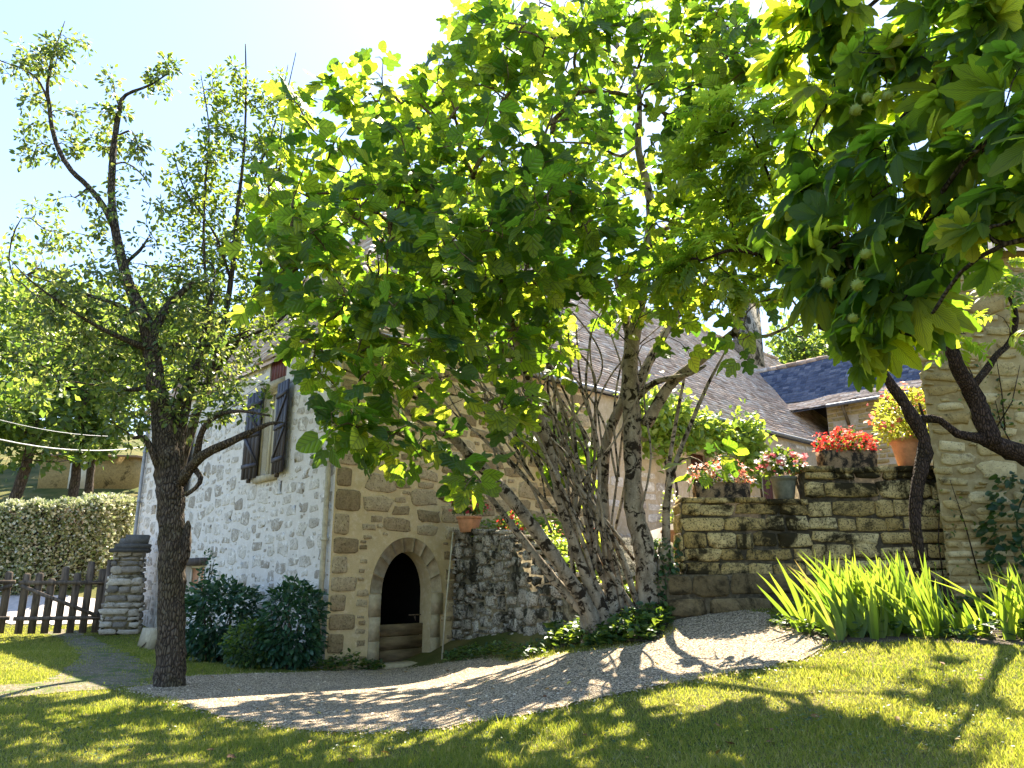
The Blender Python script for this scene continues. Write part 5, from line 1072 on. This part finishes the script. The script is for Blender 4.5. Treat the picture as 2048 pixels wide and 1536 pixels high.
def pot(label, c, r, h, mat, leafm, flowers, nl, nf, rx, fh, leaf=.08, fs=.035, group='flower pots on the terrace', zlo=-.15, proto=OVAL):
    c = np.array(c, float); t_ = thing('flower_pot', label, 'flower pot', c, group); mb = MB()
    mb.lathe(c, [(r*.68, 0), (r*.72, .01), (r*.95, h*.75), (r*.97, h*.86), (r*1.06, h*.87), (r*1.07, h), (r*.95, h), (r*.92, h-.04)], 24); mb.build('pot', mat, t_, smooth=False)
    blooms(t_, c+UP*(h+fh*.35), rx, rx*.8, fh, leafm, nl, leaf, flowers, nf, fs, zlo=zlo, proto=proto)
def on(px_, py_, Y): return P(px_, py_, Y)
ZL, ZR = 2.69, 3.19
pt_ = lambda px_, z, Y: np.array([P(px_, 960, Y)[0], Y, z])
tg = 'stone flower troughs on the terrace wall'
trough('dark stone trough of pale apricot flowers, lower on the terrace wall', pt_(1441, ZL, 12.25), .86, .36, .26, ['petal_apricot', 'petal_white', 'petal_coral'], M['cover_leaf'], 500, 620, .3, tg)
trough('stone trough full of red geraniums, higher on the terrace wall', pt_(1698, ZR, 12.25), .88, .36, .28, ['petal_red', 'petal_coral', 'petal_red'], M['cover_leaf'], 420, 560, .3, tg)
pot('grey-green pot of pink begonias between the two stone troughs', pt_(1567, ZL, 12.25), .2, .36, M['grey_pot'], M['cover_leaf'], ['petal_pink', 'petal_pink', 'petal_white'], 380, 130, .36, .32, .1, .05)
pot('large terracotta pot of yellow-green fuchsia beside the barn', pt_(1832, ZR, 12.3), .31, .5, M['terracotta'], M['fuchsia_leaf'], ['petal_coral', 'petal_pink'], 1500, 120, .56, .6, .085, .045, zlo=-.5)
q = C+R*3.75+N*.35; pot('terracotta pot of red geraniums on top of the rubble wall', (-.95, 16.85, 2.42), .27, .34, M['terracotta'], M['cover_leaf'], ['petal_red', 'petal_pink'], 300, 70, .42, .36, .1, .05)
pot('red geraniums in a pot half hidden behind the leaning fig stems', (.05, 15.9, 2.0), .2, .3, M['terracotta'], M['cover_leaf'], ['petal_red', 'petal_red'], 260, 70, .32, .34, .09, .05)
pot('yellow-green leafy pot with pink flowers seen between the fig stems', (1.55, 14.6, 1.5), .22, .32, M['terracotta'], M['fuchsia_leaf'], ['petal_pink'], 300, 30, .34, .36, .12, .045, proto=FIG[3:])
pot('terracotta pot of white flowers beside the steps by the terrace wall', (3.05, 14.25, 1.75) if False else tuple(P(1347, 1100, 13.6)), .2, .34, M['terracotta'], M['vine_leaf'], ['petal_white'], 160, 40, .2, .5, .06, .03)
pot('small terracotta pot of lilac flowers on the bank behind the fig', (.75, 14.9, 1.65), .15, .26, M['terracotta'], M['vine_leaf'], ['petal_pink', 'petal_white'], 200, 40, .24, .4, .08, .03)

# dry leaves on the lawn and gravel
q = np.array([G(rng.uniform(250, 1980), rng.uniform(1330, 1530)) for _ in range(110)]); mb = MB(); d = rng.normal(0, 1, (110, 3)); d[:, 2] *= .15
scatter(mb, OVAL+FIG[:1], q+[0, 0, .045], d, .07, .25, (.4, 1.2)); tag(mb.build('fallen_leaves', leaf_mat('dry_leaf', [(0, (.1,.035,.015)), (.6, (.25,.14,.03)), (1, (.45,.38,.06))], [(0, (.2,.08,.02)), (1, (.5,.4,.06))], .2, .7), loc=(0, 8, 0)), 'a few dry fallen leaves lying on the lawn and gravel', 'leaves', kind='stuff')

q = np.concatenate([G(rng.uniform(60, 2000), rng.uniform(1310, 1525))[None, :2]+rng.normal(0, rng.uniform(.12, .4), (70, 2)) for _ in range(46)]); q = q[~inside(gravel, q[:, 0], q[:, 1])]
mb = MB(); d = rng.normal(0, 1, (len(q), 3)); d[:, 2] = .12; scatter(mb, OVAL, np.c_[q, gz(q[:, 0], q[:, 1])+rng.uniform(.015, .05, len(q))], d, .034, .3)
tag(mb.build('lawn_weeds', M['cover_leaf'], loc=(0, 8, 0)), 'small clover and daisy leaves growing in patches among the lawn grass', 'weeds', kind='stuff')

# ------------------------------------------------------------------ light
EL, AZ = math.radians(54), math.radians(13)
s_ = Vector((math.sin(AZ)*math.cos(EL), math.cos(AZ)*math.cos(EL), math.sin(EL)))
sl_ = bpy.data.lights.new('sun', 'SUN'); sl_.energy = 3.0; sl_.angle = math.radians(.5); sl_.color = (1, .9, .73)
so = bpy.data.objects.new('sun', sl_); COL.objects.link(so); so.rotation_euler = (-s_).to_track_quat('-Z', 'Y').to_euler(); so.location = (0, 0, 30)
w = bpy.data.worlds.new('World'); scene.world = w; w.use_nodes = True; nt = w.node_tree; bg = nt.nodes['Background']
sk = nt.nodes.new('ShaderNodeTexSky'); sk.sky_type = 'NISHITA'; sk.sun_disc = False; sk.sun_elevation = EL; sk.sun_rotation = AZ; sk.air_density = 1.; sk.dust_density = .3; sk.ozone_density = 1.
hs = nt.nodes.new('ShaderNodeHueSaturation'); hs.inputs['Saturation'].default_value = 2.5; hs.inputs['Hue'].default_value = .515; gm = nt.nodes.new('ShaderNodeGamma'); gm.inputs[1].default_value = .3
nt.links.new(sk.outputs[0], gm.inputs[0]); nt.links.new(gm.outputs[0], hs.inputs['Color']); nt.links.new(hs.outputs[0], bg.inputs[0]); bg.inputs[1].default_value = .15
scene.view_settings.view_transform = 'Standard'; scene.view_settings.look = 'None'; scene.view_settings.gamma = 1; scene.view_settings.exposure = 3.1
scene.cycles.max_bounces = 8; scene.cycles.transmission_bounces = 4; scene.cycles.diffuse_bounces = 4; scene.cycles.use_denoising = True
